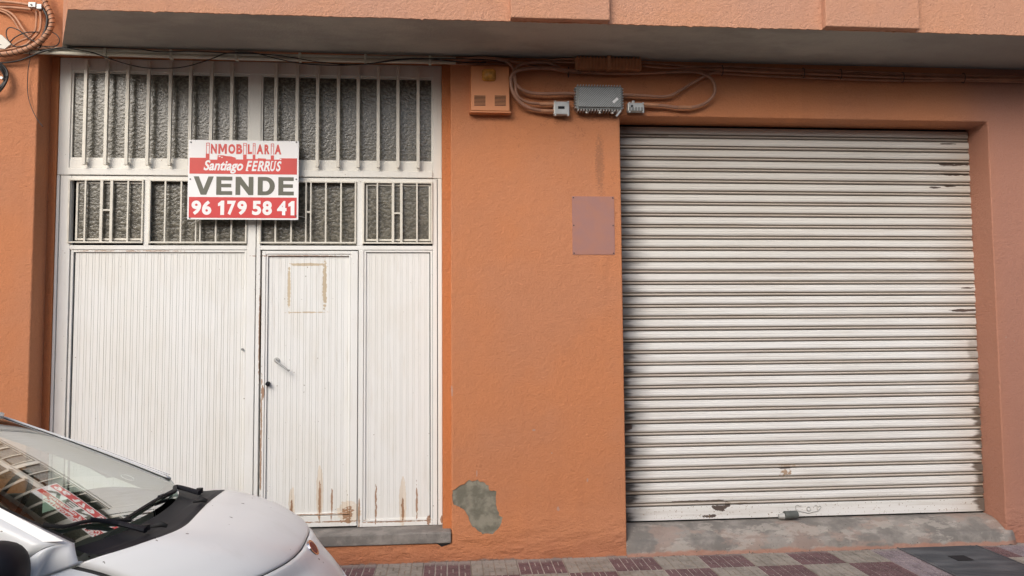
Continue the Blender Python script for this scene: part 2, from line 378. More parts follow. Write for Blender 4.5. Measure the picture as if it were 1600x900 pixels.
# ------------------------------------------------------------------ the building
GX0, GX1 = (X(61,100)+X(43,652))/2, (X(704,100)+X(705.5,820))/2
SX0, SX1 = X(974,520), X(1560,520)-.01
SOF = (Z(100,75)+Z(800,91.5)+Z(1600,108))/3
LINT = (Z(970,182.5)+Z(1545,188.8))/2
GS_T = (Z(475,825,GY)+Z(690,821,GY))/2; GS_B = (Z(506,853.5)+Z(690,850))/2
SH_B = (Z(985,815,SY)+Z(1538,799.5,SY))/2; SH_T = (Z(968,198,SY)+Z(1512,204.5,SY))/2
print('dims', GX0,GX1,SX0,SX1,SOF,LINT,GS_T,GS_B,SH_B,SH_T)
bld = thing('building', 'orange rendered building front with grey underside of balcony over two garage openings', 'building', (0,0,0))
xs = [-12, GX0, GX1, SX0, SX1, 12]; zs = [-.3, GS_B, LINT, SOF, 10.5]
wm = MB(); idx = {}
for i in range(5):
    for j in range(4):
        if i == 1 and j in (1,2): continue
        if i == 3 and j in (0,1): continue
        q = []
        for (a,c_) in ((i,j),(i+1,j),(i+1,j+1),(i,j+1)):
            if (a,c_) not in idx: idx[(a,c_)] = len(wm.v); wm.v.append(Vector((xs[a],0,zs[c_])))
            q.append(idx[(a,c_)])
        wm.f.append(tuple(q)); wm.m.append(0)
wo = wm.build('wall', m_wall, bld)
sm = wo.modifiers.new('s','SOLIDIFY'); sm.thickness = .42; sm.offset = -1
bv = wo.modifiers.new('b','BEVEL'); bv.width = .010; bv.segments = 3; bv.limit_method = 'ANGLE'
WALL = wo
# plaster returns beside the gate, set back in the opening
gl_x = (X(93,95,GY)+X(79.3,661,GY))/2; gr_x = (X(689.5,107,GY)+X(692,815,GY))/2
MB().box(GX0-.02, gl_x-.002, GY-.015, .44, GS_T-.02, SOF-.002).build('plaster_return', m_deep, bld, bevel=.004)
MB().box(gr_x+.002, GX1+.02, GY-.10, .44, GS_T-.02, SOF-.002).build('plaster_return', m_deep, bld, bevel=.004)
# interior shell
MB().add([(-12,.42,0),(12,.42,0),(12,2.5,0),(-12,2.5,0),(-12,.42,SOF),(12,.42,SOF),(12,2.5,SOF),(-12,2.5,SOF)], [(0,1,2,3),(4,7,6,5),(3,2,6,7),(0,3,7,4),(1,5,6,2)]).build('room', m_dark, bld)
# sills
MB().box(GX0-.01, GX1-.004, -.014, .44, GS_B+.002, GS_T-.004).build('gate_sill', m_sill, bld, bevel=.008)
rp = [(.45,SH_B-.012),(.24,SH_B-.012),(.12,SH_B-.03),(.02,SH_B-.085),(-.015,.10),(-.038,.045),(-.05,-.02),(-.05,-.1),(.45,-.1)]
rm = MB(); n = 40; x0, x1 = SX0-.004, SX1+.05
rv = []
rr = random.Random(4)
prof = catmull([(0,a,c_) for a,c_ in rp[:7]], 4)
for i in range(n+1):
    x = x0+(x1-x0)*i/n; e = math.sin(i*.9)*.004+rr.uniform(-.004,.004)
    rv.append([(x, p.y-(e if p.y < .1 else 0), p.z+e*.4*(p.y < .2)) for p in prof]+[(x,-.045,-.1),(x,.45,-.1)])
L = len(rv[0]); rm.add([v for r_ in rv for v in r_], [(i*L+j, i*L+(j+1)%L, (i+1)*L+(j+1)%L, (i+1)*L+j) for i in range(n) for j in range(L)] + [tuple(range(L))[::-1], tuple(n*L+k for k in range(L))])
rm.build('ramp_sill', m_ramp, bld, smooth=True)
# cement patch
pp = [(268,365),(300,345),(345,325),(360,308),(372,298),(390,308),(410,303),(425,298),(440,312),(470,318),(495,335),(500,365),(543,370),(540,420),(545,470),(553,495),(560,505),(558,520),(572,530),(582,532),(575,565),(565,590),(550,610),(535,622),(520,640),(490,636),(455,640),(450,630),(420,612),(395,595),(380,570),(368,530),(350,500),(338,485),(320,475),(295,462),(275,455),(268,430)]
poly = [(W(640+a/4,675+c_/4).x, W(640+a/4,675+c_/4).z) for a,c_ in pp][::-1]
rj = random.Random(12); jag = []
for i, (a_, c_) in enumerate(poly):
    e_ = poly[(i+1) % len(poly)]; n_ = max(1, int(math.hypot(e_[0]-a_, e_[1]-c_)/.016))
    for k in range(n_): jag.append((a_+(e_[0]-a_)*k/n_+rj.uniform(-.0045,.0045)*(k > 0), c_+(e_[1]-c_)*k/n_+rj.uniform(-.0045,.0045)*(k > 0)))
cut = MB().prism(jag, -.05, .0075).build('cutter', m_wall); bo = WALL.modifiers.new('c','BOOLEAN'); bo.object = cut; bo.operation = 'DIFFERENCE'; bo.solver = 'EXACT'
bpy.context.view_layer.update(); me_ = bpy.data.meshes.new_from_object(WALL.evaluated_get(bpy.context.evaluated_depsgraph_get()))
WALL.modifiers.clear(); WALL.data = me_; bpy.data.objects.remove(cut)
MB().prism([(a_,c_) for a_,c_ in jag], .0055, .03).build('cement_patch', m_cement, bld)
# render chip under the gate sill, its shadow put in as a dark piece
MB().prism([(W(684,850).x,W(684,850).z),(W(690,853).x,W(690,854).z),(W(703,850).x,W(703,850).z),(W(702,848).x,W(702,847).z),(W(680,848).x,W(680,848).z)], -.003, .01).build('render_chip', m_dark, bld)
# balcony over the openings
BY = -.71
bxf = X(106,10,BY); bxb = X(97,75,0)
fz = (Z(106,10,BY)+Z(795,33,BY)+Z(1287,47,BY))/3
print('balcony', bxf, bxb, fz, SOF)
PT = 5.05
mb = MB()
pl = [(bxb,-.002),(bxf,BY),(12,BY),(12,-.002)]
v = [(a,c_,SOF) for a,c_ in pl]+[(a,c_,PT) for a,c_ in pl]
mb.add(v, [(4,5,6,7),(0,1,5,4),(1,2,6,5),(2,3,7,6)][:4]); mb.add(v[:4], [(3,2,1,0)][:1], 1)
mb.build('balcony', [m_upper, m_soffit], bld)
lip = MB(); rr = random.Random(5); nx = 420
px_ = [bxf + (5.6-bxf)*i/nx for i in range(nx+1)]; dz = [abs(math.sin(i*.21)*math.sin(i*.083))*.0015+rr.uniform(0,.005)+(.006 if rr.random() < .03 else 0) for i in range(nx+1)]
lip.add([(x,BY-.006,SOF-.002-d) for x,d in zip(px_,dz)]+[(x,BY-.006,SOF+.02) for x in px_]+[(x,BY+.006,SOF-.002-d) for x,d in zip(px_,dz)],
    [(i,i+1,nx+2+i,nx+1+i) for i in range(nx)]+[(2*nx+2+i,2*nx+3+i,i+1,i) for i in range(nx)])
lip.build('render_drip_edge', m_upper, bld)
for a,c_ in ((798,953),(1290,1437)):
    MB().box(X(a,30,BY-.06), X(c_,35,BY-.06), BY-.065, BY-.003, SOF-.004, PT-.1).build('pilaster', m_upper, bld, bevel=.008, seg=3)
# upper storey, out of frame but mirrored in the windscreen: windows with brown roller blinds
for k, (x0,x1,z0,z1) in enumerate(((-4.2,-2.2,6.0,7.9),(-1.2,.8,6.0,7.9),(2.2,4.2,6.0,7.9),(-4.2,-2.2,8.4,10.0),(-1.2,.8,8.4,10.0))):
    wmb = MB(); n = 12
    for i in range(n):
        h = (z1-z0)/n; wmb.box(x0,x1,-.03,-.005,z0+i*h+.008,z0+(i+1)*h-.008)
    wb = wmb.build('window_blind', plain('brown_blind', (.20,.14,.09), .6) if k == 0 else bpy.data.materials['brown_blind'], bld)
    fm = MB()
    for q in ((x0-.09,x1+.09,z1,z1+.09),(x0-.09,x1+.09,z0-.09,z0),(x0-.09,x0,z0,z1),(x1,x1+.09,z0,z1)): fm.box(q[0],q[1],-.06,-.005,q[2],q[3])
    fm.build('window_frame', m_bars, bld)

opp = thing('added_opposite_building', 'cream building added unseen behind the camera to cut low sky light', 'building', (0,-10,ROAD_Z))  # added out of view, height and distance set to cut low sky light
MB().box(-30,30,-14,-11.2,-.2,5.6).build('wall', plain('cream_render', (.50,.43,.34), .9), opp)
for k in range(10):
    MB().box(-14+k*3,-12.8+k*3,-11.22,-11.15,3.2,4.6).build('window', m_black, opp)

# ------------------------------------------------------------------ the gate
gate = thing('metal_gate', 'white painted double metal gate with barred glass above ribbed panels and a small door', 'gate', (-1.55,GY,GS_T))
def gx(px, py=250): return X(px, py, GY)
def gzr(a, c_): return (Z(105,a,GY)+Z(683,c_,GY))/2     # heights read at the left and at the right end
g_top = SOF-.004; g_bot = GS_T
z_gt = gzr(109,122.5); z_gb = gzr(247.5,254); z_l2 = gzr(262,268); z_m = gzr(272,279.5)
z_wt = gzr(280,286); z_wb = gzr(376,379.5); z_p1 = gzr(391,391)
XL, XR = gl_x, gr_x
def bar(mb, x0,x1,z0,z1, yf=0., t=.05): mb.box(x0,x1,GY+yf,GY+yf+t,z0,z1)
xm0, xm1 = gx(389,170), gx(408,170)
fm = MB()
bar(fm, XL, gx(110,180), z_m, g_top); bar(fm, gx(676,180), XR, z_m, g_top)
bar(fm, gx(110,180), gx(676,180), z_gt, g_top)                      # head
bar(fm, gx(110,180), gx(676,180), z_l2, z_gb, .006); bar(fm, gx(110,180), gx(676,180), z_m, z_l2-.002, -.012, .06)
bar(fm, xm0, xm1, z_gb, z_gt, .004)
fm.build('upper_frame', m_gate, gate, bevel=.004)
bd = MB()   # glazing beads
for a,c_ in ((gx(110,180),xm0),(xm1,gx(676,180))):
    for q in ((a,a+.012,z_gb,z_gt),(c_-.012,c_,z_gb,z_gt),(a+.012,c_-.012,z_gt-.012,z_gt),(a+.012,c_-.012,z_gb,z_gb+.012)): bd.box(q[0],q[1],GY+.012,GY+.03,q[2],q[3])
bd.build('glazing_bead', m_gate, gate)
for a,c_ in ((gx(110,180),xm0),(xm1,gx(676,180))):
    MB().box(a-.01, c_+.01, GY+.030, GY+.036, z_gb-.01, z_gt+.01).build('glass_pane', m_glass, gate)
# security bars in front of the upper glass
bz1 = g_top-.03; bz0 = gzr(259,264.5)
src = None
for px in (134,167,200,232.5,265.5,298,330,363,432,464,496,528,559.5,591,622,653):
    x = X(px,160,GY-.04)
    gxr = -1.55
    q = MB().box(gxr-.0125,gxr+.0125,GY-.05,GY-.025,bz0,bz1)
    if src is None: 
        q.box(gxr-.0075,gxr+.0075,GY-.025,GY+.002,bz0+.01,bz0+.03); q.box(gxr-.0075,gxr+.0075,GY-.025,GY+.002,bz1-.05,bz1-.03)
        src = q.build('security_bar', m_bars, gate, bevel=.002); src.location.x = x-gxr
    else: share(src).location.x = x-gxr
for o_ in gate.children:
    if o_.name.startswith('security_bar'): o_.rotation_euler.y = random.uniform(-.0015,.0015); o_.rotation_euler.z = random.uniform(-.05,.05)
# leaf stiles and rails
zb = g_bot
for a_, c_ in ((XL, gx(90,400)), (gx(684,400), XR)):
    lf = MB(); bar(lf, a_, c_, zb, z_m-.003, -.004, .06); lf.build('outer_jamb', m_gate, gate, bevel=.004)
jl, jr = gx(90,400)+.006, gx(684,400)-.006
st = MB()
s_mid0, s_mid1 = gx(385,450), gx(398.5,450)
bar(st, jl, gx(107,450), zb, z_m-.006); bar(st, s_mid0, s_mid1, zb, z_m-.006, 0)          # left leaf stiles
bar(st, gx(107,450), s_mid0, z_p1+.004, z_wb-.03+.0, 0); bar(st, gx(107,450), s_mid0, z_wt, z_m-.006, 0)
bar(st, gx(225,330), gx(233,330), z_wb-.03, z_wt, 0); bar(st, gx(107,450), s_mid0, zb, zb+.09, 0)
st.build('left_leaf_frame', m_gate, gate, bevel=.003)
st = MB()
a0 = s_mid1+.007
bar(st, a0, gx(406,450), zb, z_m-.006); bar(st, gx(676,450), jr, zb, z_m-.006)
bar(st, gx(406,450), gx(676,450), z_p1+.004, z_wb-.03, 0); bar(st, gx(406,450), gx(676,450), z_wt, z_m-.006, 0)
bar(st, gx(557.5,330), gx(567,330), z_wb-.03, z_wt, 0); bar(st, gx(559.5,600), gx(567.5,600), zb, z_p1+.004, 0); bar(st, gx(567.5,600), gx(676,600), zb, zb+.035, 0)
st.build('right_leaf_frame', m_gate, gate, bevel=.003)
# ribbed panels
def ribs(name, x0, x1, z0, z1, y, parent):
    mb = MB(); p = .0247; x = x0; k = 0; pts = []
    while x < x1-.004:
        wd = p*(.62 if k % 2 else 1.38)*.5*2*.5 + p*.5*0; wd = p*.72 if k % 2 else p*1.28
        xe = min(x+wd, x1); pts += [(x+.0012,0),(xe-.0016,.0008 if k%2 else 0),(xe-.0013,.0032),(xe+.0008,.0032)]; x = xe; k += 1
    n_ = len(pts)
    v = [(a,y+d,z0) for a,d in pts]+[(a,y+d,z1) for a,d in pts]
    mb.add(v, [(i,i+1,n_+i+1,n_+i) for i in range(n_-1)])
    mb.box(x0,x1,y+.008,y+.014,z0,z1)
    return mb.build(name, m_gate, parent)
pb = zb+.09
ribs('ribbed_panel', gx(112,550), gx(383.5,550), pb, z_p1-.02, GY+.018, gate)
ribs('ribbed_panel', gx(570,550), gx(671,550), zb+.04, z_p1-.02, GY+.018, gate)
def beadframe(mb, x0,x1,z0,z1,wd,y0,y1):
    for q in ((x0,x0+wd,z0,z1),(x1-wd,x1,z0,z1),(x0+wd,x1-wd,z1-wd,z1),(x0+wd,x1-wd,z0,z0+wd)): mb.box(q[0],q[1],y0,y1,q[2],q[3])
bf = MB(); beadframe(bf, gx(107,500)+.002, s_mid0-.002, zb+.092, z_p1+.002, .018, GY+.006, GY+.03); beadframe(bf, gx(568,500)+.002, gx(676,500)-.002, zb+.037, z_p1+.002, .016, GY+.006, GY+.03)
bf.build('panel_bead', m_gate, gate, bevel=.002)
# the small door
dx0, dx1 = gx(407.5,600), gx(558.5,600); dz1 = z_p1-.006; dz0 = zb+.012
df = MB()
dl, dr_, dt = gx(417,600), gx(547.5,600), (Z(480,400.5,GY))
bar(df, dx0, dl-.018, dz0, dz1, -.008, .04); bar(df, dr_+.0, dx1, dz0, dz1, -.008, .04); bar(df, dl-.018, dr_, dt+.018, dz1, -.008, .04); bar(df, dl-.018, dr_, dz0, Z(540,805,GY), -.008, .04)
df.build('door_frame', m_gate, gate, bevel=.003)
pd = ribs('door_panel', dl, dr_, Z(540,803,GY), dt, GY+.014, gate)
bf = MB(); beadframe(bf, dl-.016, dr_-.002, Z(540,804,GY)+.001, dt+.016, .014, GY-.001, GY+.02); bf.build('door_bead', m_gate, gate, bevel=.002)
p, q = W(429.5,563,GY-.05), W(450.5,579,GY-.05)
hd = MB().tube([(p.x,GY+.01,p.z),(p.x,GY-.045,p.z)], .009, 10); hd.tube([(p.x,GY-.045,p.z),q], .0075, 10); hd.tube([(q.x,q.y,q.z),(q.x,GY-.02,q.z)], .007, 10)
hd.disc((p.x,GY+.012,p.z),(0,-1,0),.02,.012)
hd.build('door_handle', m_alu2, gate, smooth=False)
p = W(417.5,600,GY-.03); kn = MB().disc((p.x,GY,p.z),(0,-1,0),.019,.03,14,r2=.015); kn.disc((p.x,GY-.03,p.z),(0,-1,0),.011,.012,10); kn.build('lock_knob', m_black, gate)
p = W(379,546,GY); MB().disc((p.x,GY+.0,p.z),(0,-1,0),.010,.008,12).build('leaf_catch', m_alu, gate)
# four lower windows with grilles
def grille(x0, x1, bars, cross, inner=None):
    f = MB(); wd = .013
    beadframe(f, x0, x1, z_wb-.014, z_wt+.004, wd, GY-.014, GY+.004)
    fo = f.build('window_grille', m_bars, gate, bevel=.002)
    pairs = {}
    for b_ in bars:
        t = .010 if not (cross and b_ in cross[:2]) else cross[3]
        x = X(b_,330,GY-.01); bm_ = MB().box(x-t/2-.001,x+t/2+.001,GY-.012,GY+.002,z_wb-.001,z_wt-.009).build('grille_bar', m_bars, gate)
        pairs[b_] = x
    if cross:
        zc = Z(cross[0],cross[2],GY-.01); MB().box(pairs[cross[0]]+.006,pairs[cross[1]]-.006,GY-.010,GY,zc-.006,zc+.006).build('grille_crosspiece', m_bars, gate)
    if inner is None: MB().box(x0-.004, x1+.004, GY+.040, GY+.046, z_wb-.02, z_wt+.01).build('glass_pane', m_glass, gate)
    else:
        a, c_ = inner; f = MB(); beadframe(f, a, c_, z_wb+.01, z_wt-.012, .016, GY+.012, GY+.032); f.build('sliding_sash', m_bars, gate, bevel=.002)
        MB().box(a+.01, c_-.01, GY+.022, GY+.028, z_wb+.02, z_wt-.02).build('glass_pane', m_glass, gate)
grille(gx(107,330), gx(224.5,330), (132.7,158,173.7,199.5), (158,173.7,328,.018), (gx(117,330), gx(224,330)))
grille(gx(233,330), gx(386.5,330), (257.8,282.7,306.3,313,337.5,361.7), (306.3,313,330,.008))
grille(gx(406,330), gx(557,330), (430.5,455,478,485.5,509,532.7), (478,485.5,331,.008))
grille(gx(567,330), gx(676,330), (589.5,614,627,651.5), (614,627,333,.018), (gx(571,330), gx(673,330)))

# ------------------------------------------------------------------ roller shutter
sh = thing('roller_shutter', 'closed off-white roller shutter with rusty edges in the right hand opening', 'shutter', (2.97,SY,SH_B))
NS = 33; bb = Z(1240,786,SY); pitch_ = (SH_T-bb)/NS + .0
sx0, sx1 = SX0-.06, (X(1512,205,SY)+X(1538.7,798,SY))/2
pr = [(.0,.012),(-.002,.006),(-.0035,-.003),(-.008,-.006),(-.0135,-.0045),(-.0145,-.0075),(-.025,-.0095),(-.026,-.0075),(-.037,-.0085),(-.038,-.0105),(-.048,-.0095),(-.049,-.0070),(-.057,-.005),(-.061,.001),(-.064,.009),
      (-.067,.009),(-.0685,.001),(-.0725,-.0035),(-.080,-.0035),(-.0845,.000),(-.0865,.010)]
k_ = pitch_/.0885
mb = MB(); nsg = 24; rr = random.Random(9)
vv = []
for i in range(nsg+1):
    x = sx0+(sx1-sx0)*i/nsg
    vv += [(x, SY+d+.006, z*k_) for z,d in pr]
L = len(pr); mb.add(vv, [(i*L+j, i*L+j+1, (i+1)*L+j+1, (i+1)*L+j) for i in range(nsg) for j in range(L-1)])
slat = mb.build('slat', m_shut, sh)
zero = slat.location.copy()
for i in range(NS):
    s_ = slat if i == 0 else share(slat)
    s_.location = zero + Vector((0,0,SH_T - i*pitch_))
    s_.location.z += rr.uniform(-.0008,.0008); s_.location.y += rr.uniform(-.0015,.0015); s_.location.x += (rr.uniform(-.004,.004))
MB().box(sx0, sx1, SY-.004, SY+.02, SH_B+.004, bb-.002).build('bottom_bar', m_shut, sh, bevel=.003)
MB().box(sx0-.05, sx1+.03, SY+.022, SY+.026, SH_B-.06, LINT+.1).build('slat_backing', m_dark, sh)
gx1 = sx1+.004
MB().box(gx1, SX1+.01, SY-.004, SY+.05, SH_B-.05, LINT).build('side_reveal', m_wall, sh)
# ornamental keyhole escutcheon
def sp(px, py): p = W(px,py,SY-.008); return (p.x, SY-.008, p.z)
esc = MB()
pts = [(1243,791),(1244,797),(1250,799),(1257,800.5),(1263,802),(1270,800),(1278,798),(1282,793),(1281,790)]
esc.tube(catmull([sp(*q) for q in pts], 4), .0028, 6)
esc.tube(catmull([sp(*q) for q in ((1243,791),(1246,789),(1249,791),(1252,790))], 4), .0022, 6); esc.tube(catmull([sp(*q) for q in ((1281,790),(1278,792),(1275,789),(1273,791))], 4), .0022, 6)
c0 = Vector(sp(1263.5,795.5)); esc.tube([c0+Vector((math.cos(a)*.017,0,math.sin(a)*.017)) for a in [k*math.pi/8 for k in range(17)]], .003, 6); esc.build('escutcheon', m_alu2, sh)
MB().disc(c0+Vector((0,.004,0)),(0,-1,0),.008,.004,12).build('keyhole', m_signw, sh)
st_ = thing('shutter_lock', 'small grey cylinder lying against the foot of the roller shutter', 'lock', tuple(Zp(1237,809,SH_B)))
p = W(1236,804.5,.18); lk = MB().tube([(p.x-.055,.185,SH_B+.032),(p.x+.06,.20,SH_B+.030)], .032, 16); lk.build('lock_body', m_rope, st_, bevel=.004)
lk = MB().tube([(p.x-.10,.19,SH_B+.022),(p.x-.056,.186,SH_B+.025)], [.018,.026], 12); lk.build('lock_end', m_alu2, st_)

# ------------------------------------------------------------------ faded panel
pn = thing('wall_panel', 'faded mauve rectangle screwed to the orange wall beside the shutter', 'panel', tuple(W(927,352)))
px0, px1, pz1, pz0 = X(894,350), X(960,350), Z(927,307), Z(927,398)
MB().box(px0,px1,-.004,.002,pz0,pz1).build('panel_sheet', m_plate, pn, bevel=.001)
for a in (0,1):
    for c_ in (0,.5,1): MB().disc((px0+.012+(px1-px0-.024)*a,-.004,pz0+.012+(pz1-pz0-.024)*c_),(0,-1,0),.0055,.003,8).build('screw', m_screw, pn)

# ------------------------------------------------------------------ for sale sign
SG = GY-.085
sg = thing('for_sale_sign', 'white and red estate agent board reading VENDE fixed over the gate bars', 'sign', tuple(W(380,344,SG)))
TL, TR, BL, BR = W(293,218,SG), W(466,221,SG), W(294,342,SG), W(467,344.5,SG)
sx_, sz_ = (TR.x-TL.x+BR.x-BL.x)/2, (TL.z-BL.z+TR.z-BR.z)/2
ox, oz = (TL.x+BL.x)/2, (TL.z+TR.z)/2
def SC(cx_, cy_): return (ox+(cx_-50)/1115*sx_, oz-(cy_-52)/800*sz_)
MB().box(ox, ox+sx_, SG, SG+.006, oz-sz_, oz).build('board', m_signw, sg, bevel=.0015)
def flat(name, polys, mat, lay=1, thick=.0006):
    mb = MB()
    for po in polys: mb.prism([SC(*q) for q in po][::-1], SG-.0006*lay-thick, SG-.0006*(lay-1)-.0002)
    return mb.build(name, mat, sg)
band = [(65,232),(225,232),(225,190),(262,190),(262,250),(340,250),(345,205),(400,205),(430,212),(480,215),(525,228),(528,245),(600,245),(600,195),(635,195),(635,240),(697,240),(697,195),(724,195),(724,238),(750,238),(752,230),(830,234),(832,242),(880,242),(880,200),(912,200),(912,242),(970,242),(972,228),(1148,228),(1148,393),(65,393)]
flat('red_band', [band], m_signr)
flat('lower_band', [[(65,627),(1148,627),(1148,835),(65,835)]], m_signr2)
flat('roof_marks', [[(355,212),(372,212),(372,222),(355,222)],[(380,222),(395,222),(395,230),(380,230)],[(975,232),(988,232),(988,246),(975,246)]], m_signw, 2)
tw = []
for a,c_ in ((228,262),(600,635),(697,724),(880,912)):
    tw += [[(a,80),(c_,80),(c_,86),(a,86)],[(a,86),(a+6,86),(a+6,192),(a,192)],[(c_-6,86),(c_,86),(c_,192),(c_-6,192)],[(a+6,102),(c_-6,102),(c_-6,107),(a+6,107)]]
flat('tower_letters', tw, m_signr)
def glyphs(name, s, x0,x1,y0,y1, mat, lay=2, bold=.03, shear=0, extra=0):
    cu = bpy.data.curves.new('t','FONT'); cu.body = s; cu.offset = bold; cu.shear = shear; cu.resolution_u = 4; cu.space_character = 1.0+extra
    t = bpy.data.objects.new('t', cu); C.collection.objects.link(t); bpy.context.view_layer.update()
    me = bpy.data.meshes.new_from_object(t.evaluated_get(bpy.context.evaluated_depsgraph_get())); bpy.data.objects.remove(t)
    vx = [v.co.x for v in me.vertices]; vy = [v.co.y for v in me.vertices]; mx_, nx_, my_, ny_ = max(vx), min(vx), max(vy), min(vy)
    off = Vector(sg['_loc'])
    for v in me.vertices:
        q = SC(x0+(v.co.x-nx_)/(mx_-nx_)*(x1-x0), y1-(v.co.y-ny_)/(my_-ny_)*(y1-y0))
        v.co = Vector((q[0], SG-.0006*lay-.0004, q[1]))-off
    me.materials.append(mat); o = bpy.data.objects.new(name, me); C.collection.objects.link(o); o.parent = sg; return o
for s, a, c_ in (('N',275,335),('O',450,520),('B',530,592),('L',646,690),('A',736,804),('R',815,868),('A',918,987)):
    glyphs('letter', s, a, c_, 90, 190, m_signr, 1, .05)
flat('letter', [[(350,190),(350,90),(374,90),(392,140),(411,90),(435,90),(435,190),(415,190),(415,125),(398,172),(386,172),(370,125),(370,190)]], m_signr, 1)
glyphs('lettering', 'Santiago', 205, 603, 255, 390, m_signw, 2, .028, .28)
for k, s in enumerate('FERRUS'):
    ws = [(628,694),(688,752),(746,812),(808,874),(876,934),(934,990)][k]
    glyphs('letter', s, ws[0], ws[1], 258, 362, m_signw, 2, .03, .28)
def serif(x, y, w_=26): return [(x-w_/2,y),(x+w_/2,y),(x+w_/2,y+9),(x-w_/2,y+9)]
flat('serif_marks', [serif(642,353),serif(704,353,22),serif(764,353),serif(832,353),serif(668,258,20),serif(728,258,20),serif(792,258,20),serif(858,258,20),serif(898,258,18),serif(930,258,16)], m_signw, 3)
flat('letter', [[(108,420),(160,420),(208,545),(255,420),(308,420),(236,604),(180,604)]], m_signg, 1)
flat('letter', [[(335,420),(495,420),(495,458),(385,458),(385,492),(485,492),(485,528),(385,528),(385,566),(495,566),(495,604),(335,604)]], m_signg, 1)
flat('letter', [[(528,420),(580,420),(660,525),(660,420),(708,420),(708,604),(660,604),(576,498),(576,604),(528,604)]], m_signg, 1)
arc = lambda r_x, r_y, cx_: [(cx_+r_x*math.cos(a), 512+r_y*math.sin(a)) for a in [(-90+k*15)*math.pi/180 for k in range(13)]]
o1, i1 = arc(90,92,835), arc(45,54,828)
flat('letter', [[(752,420),(802,420),(802,604),(752,604)]] + [[o1[k],o1[k+1],i1[k+1],i1[k]] for k in range(12)] + [[(802,420),(835,420),(828,458),(802,458)],[(802,566),(828,566),(835,604),(802,604)]], m_signg, 1)
flat('letter', [[(960,420),(1116,420),(1116,458),(1010,458),(1010,492),(1108,492),(1108,528),(1010,528),(1010,566),(1118,566),(1118,604),(960,604)]], m_signg, 1)
for s, a, c_ in (('9',92,188),('6',196,290),('7',448,535),('9',550,645),('5',698,790),('8',802,898),('4',950,1046)):
    glyphs('phone_digit', s, a, c_, 662, 806, m_signw, 2, .042)
for a in (356,1064): flat('phone_digit', [[(a,690),(a+34,662),(a+62,662),(a+62,806),(a+24,806),(a+24,712),(a,718)]], m_signw, 2)
for a,c_ in ((75,76),(1140,62),(75,448),(1142,440),(75,836),(1142,812)):
    q = SC(a,c_); MB().disc((q[0],SG-.0005,q[1]),(0,-1,0),.006,.003,8).build('screw', m_screw, sg)
q1, q2 = SC(-10,836), SC(50,832); wr = MB().tube([(q1[0]-.05,GY-.04,q1[1]),(q2[0],SG+.01,q2[1])], .002, 5); q1, q2 = SC(1165,812), SC(1225,818); wr.tube([(q1[0],SG+.01,q1[1]),(q2[0],GY-.04,q2[1])], .002, 5); wr.build('fixing_wire', m_alu2, sg)

# ------------------------------------------------------------------ siren box
sb = thing('alarm_siren_box', 'orange painted alarm box with amber lamp and two vents under the balcony', 'alarm box', tuple(W(766,173)))
D_ = -.085
x0, x1, z1, z0 = X(736,140,D_), X(796,140,D_), Z(766,103,D_), Z(766,173,D_)
body = MB().add([(x0,D_,z0),(x1,D_,z0),(x1,D_+.01,z1),(x0,D_+.01,z1),(x0-.006,0,z0),(x1+.006,0,z0),(x1+.006,0,z1),(x0-.006,0,z1)], [(0,1,2,3),(1,5,6,2),(4,0,3,7),(3,2,6,7),(5,1,0,4)])
body.build('box_shell', m_siren, sb, bevel=.004)
MB().box(x0-.012,x1+.012,-.078,-.001,z0-.012,z0-.001).build('box_base', m_siren, sb)
p = W(764,117,D_); lamp = MB()
def LP(u,v_):
    a = u*2*math.pi; r_ = math.sin(v_*math.pi/2); ca, sa = math.cos(a), math.sin(a); e = .42
    X_ = math.copysign(abs(ca)**e, ca)*r_*.055; Z_ = math.copysign(abs(sa)**e, sa)*r_*.050
    return (p.x+X_, D_-.040*math.cos(v_*math.pi/2)+.004, p.z+Z_)
lamp.grid(LP, 32, 8); lamp.build('amber_lamp', m_amber, sb, smooth=True)
for a in (741,773):
    for k in range(8):
        q = W(a,149.5+k*2.1,D_); MB().box(q.x,q.x+.088,D_-.002,D_+.006,q.z-.0035,q.z+.0005).build('vent_slot', m_slot, sb)

# ------------------------------------------------------------------ CATV amplifier, tap, splitter, splice closure
am = thing('cable_amplifier', 'grey finned aluminium amplifier box hanging on cables above the shutter', 'amplifier', tuple(W(937,172)))
D_ = -.11; x0, x1, z1, z0 = X(901,150,D_), X(973,150,D_), Z(937,134,D_), Z(937,170,D_)
MB().box(x0,x1,D_+.012,-.02,z0,z1).build('housing', m_alu, am, bevel=.006)
MB().box(x0+.012,x1-.012,D_,D_+.013,z0+.012,z1-.010).build('lid', m_alu, am, bevel=.006)
fn = MB(); nf = 26; lw, lh = x1-x0-.04, z1-z0-.035
for k in range(nf):   # slanting ridges on the lid
    u = -lh + (lw+lh)*k/nf; a0_, a1_ = max(u,0), min(u+lh, lw)
    if a1_-a0_ < .01: continue
    xa, za, xb, zb_ = x0+.02+a0_, z0+.018+(a0_-u), x0+.02+a1_, z0+.018+(a1_-u)
    fn.add([(xa,D_-.003,za),(xa+.004,D_-.003,za),(xb+.004,D_-.003,zb_),(xb,D_-.003,zb_),(xa,D_+.002,za),(xa+.004,D_+.002,za),(xb+.004,D_+.002,zb_),(xb,D_+.002,zb_)], [(0,1,2,3),(1,5,6,2),(4,0,3,7)])
fn.build('lid_ridges', m_alu2, am)
ef = MB()
for k in range(16):
    q = x0+.01+(x1-x0-.03)*k/15; ef.box(q,q+.007,D_+.010,-.03,z1,z1+.012); ef.box(q,q+.007,D_+.010,-.03,z0-.014,z0)
for k in range(8):
    q = z0+.01+(z1-z0-.03)*k/7; ef.box(x0-.012,x0,D_+.010,-.03,q,q+.007); ef.box(x1,x1+.008,D_+.010,-.03,q,q+.007)
ef.build('cooling_fin', m_alu2, am)
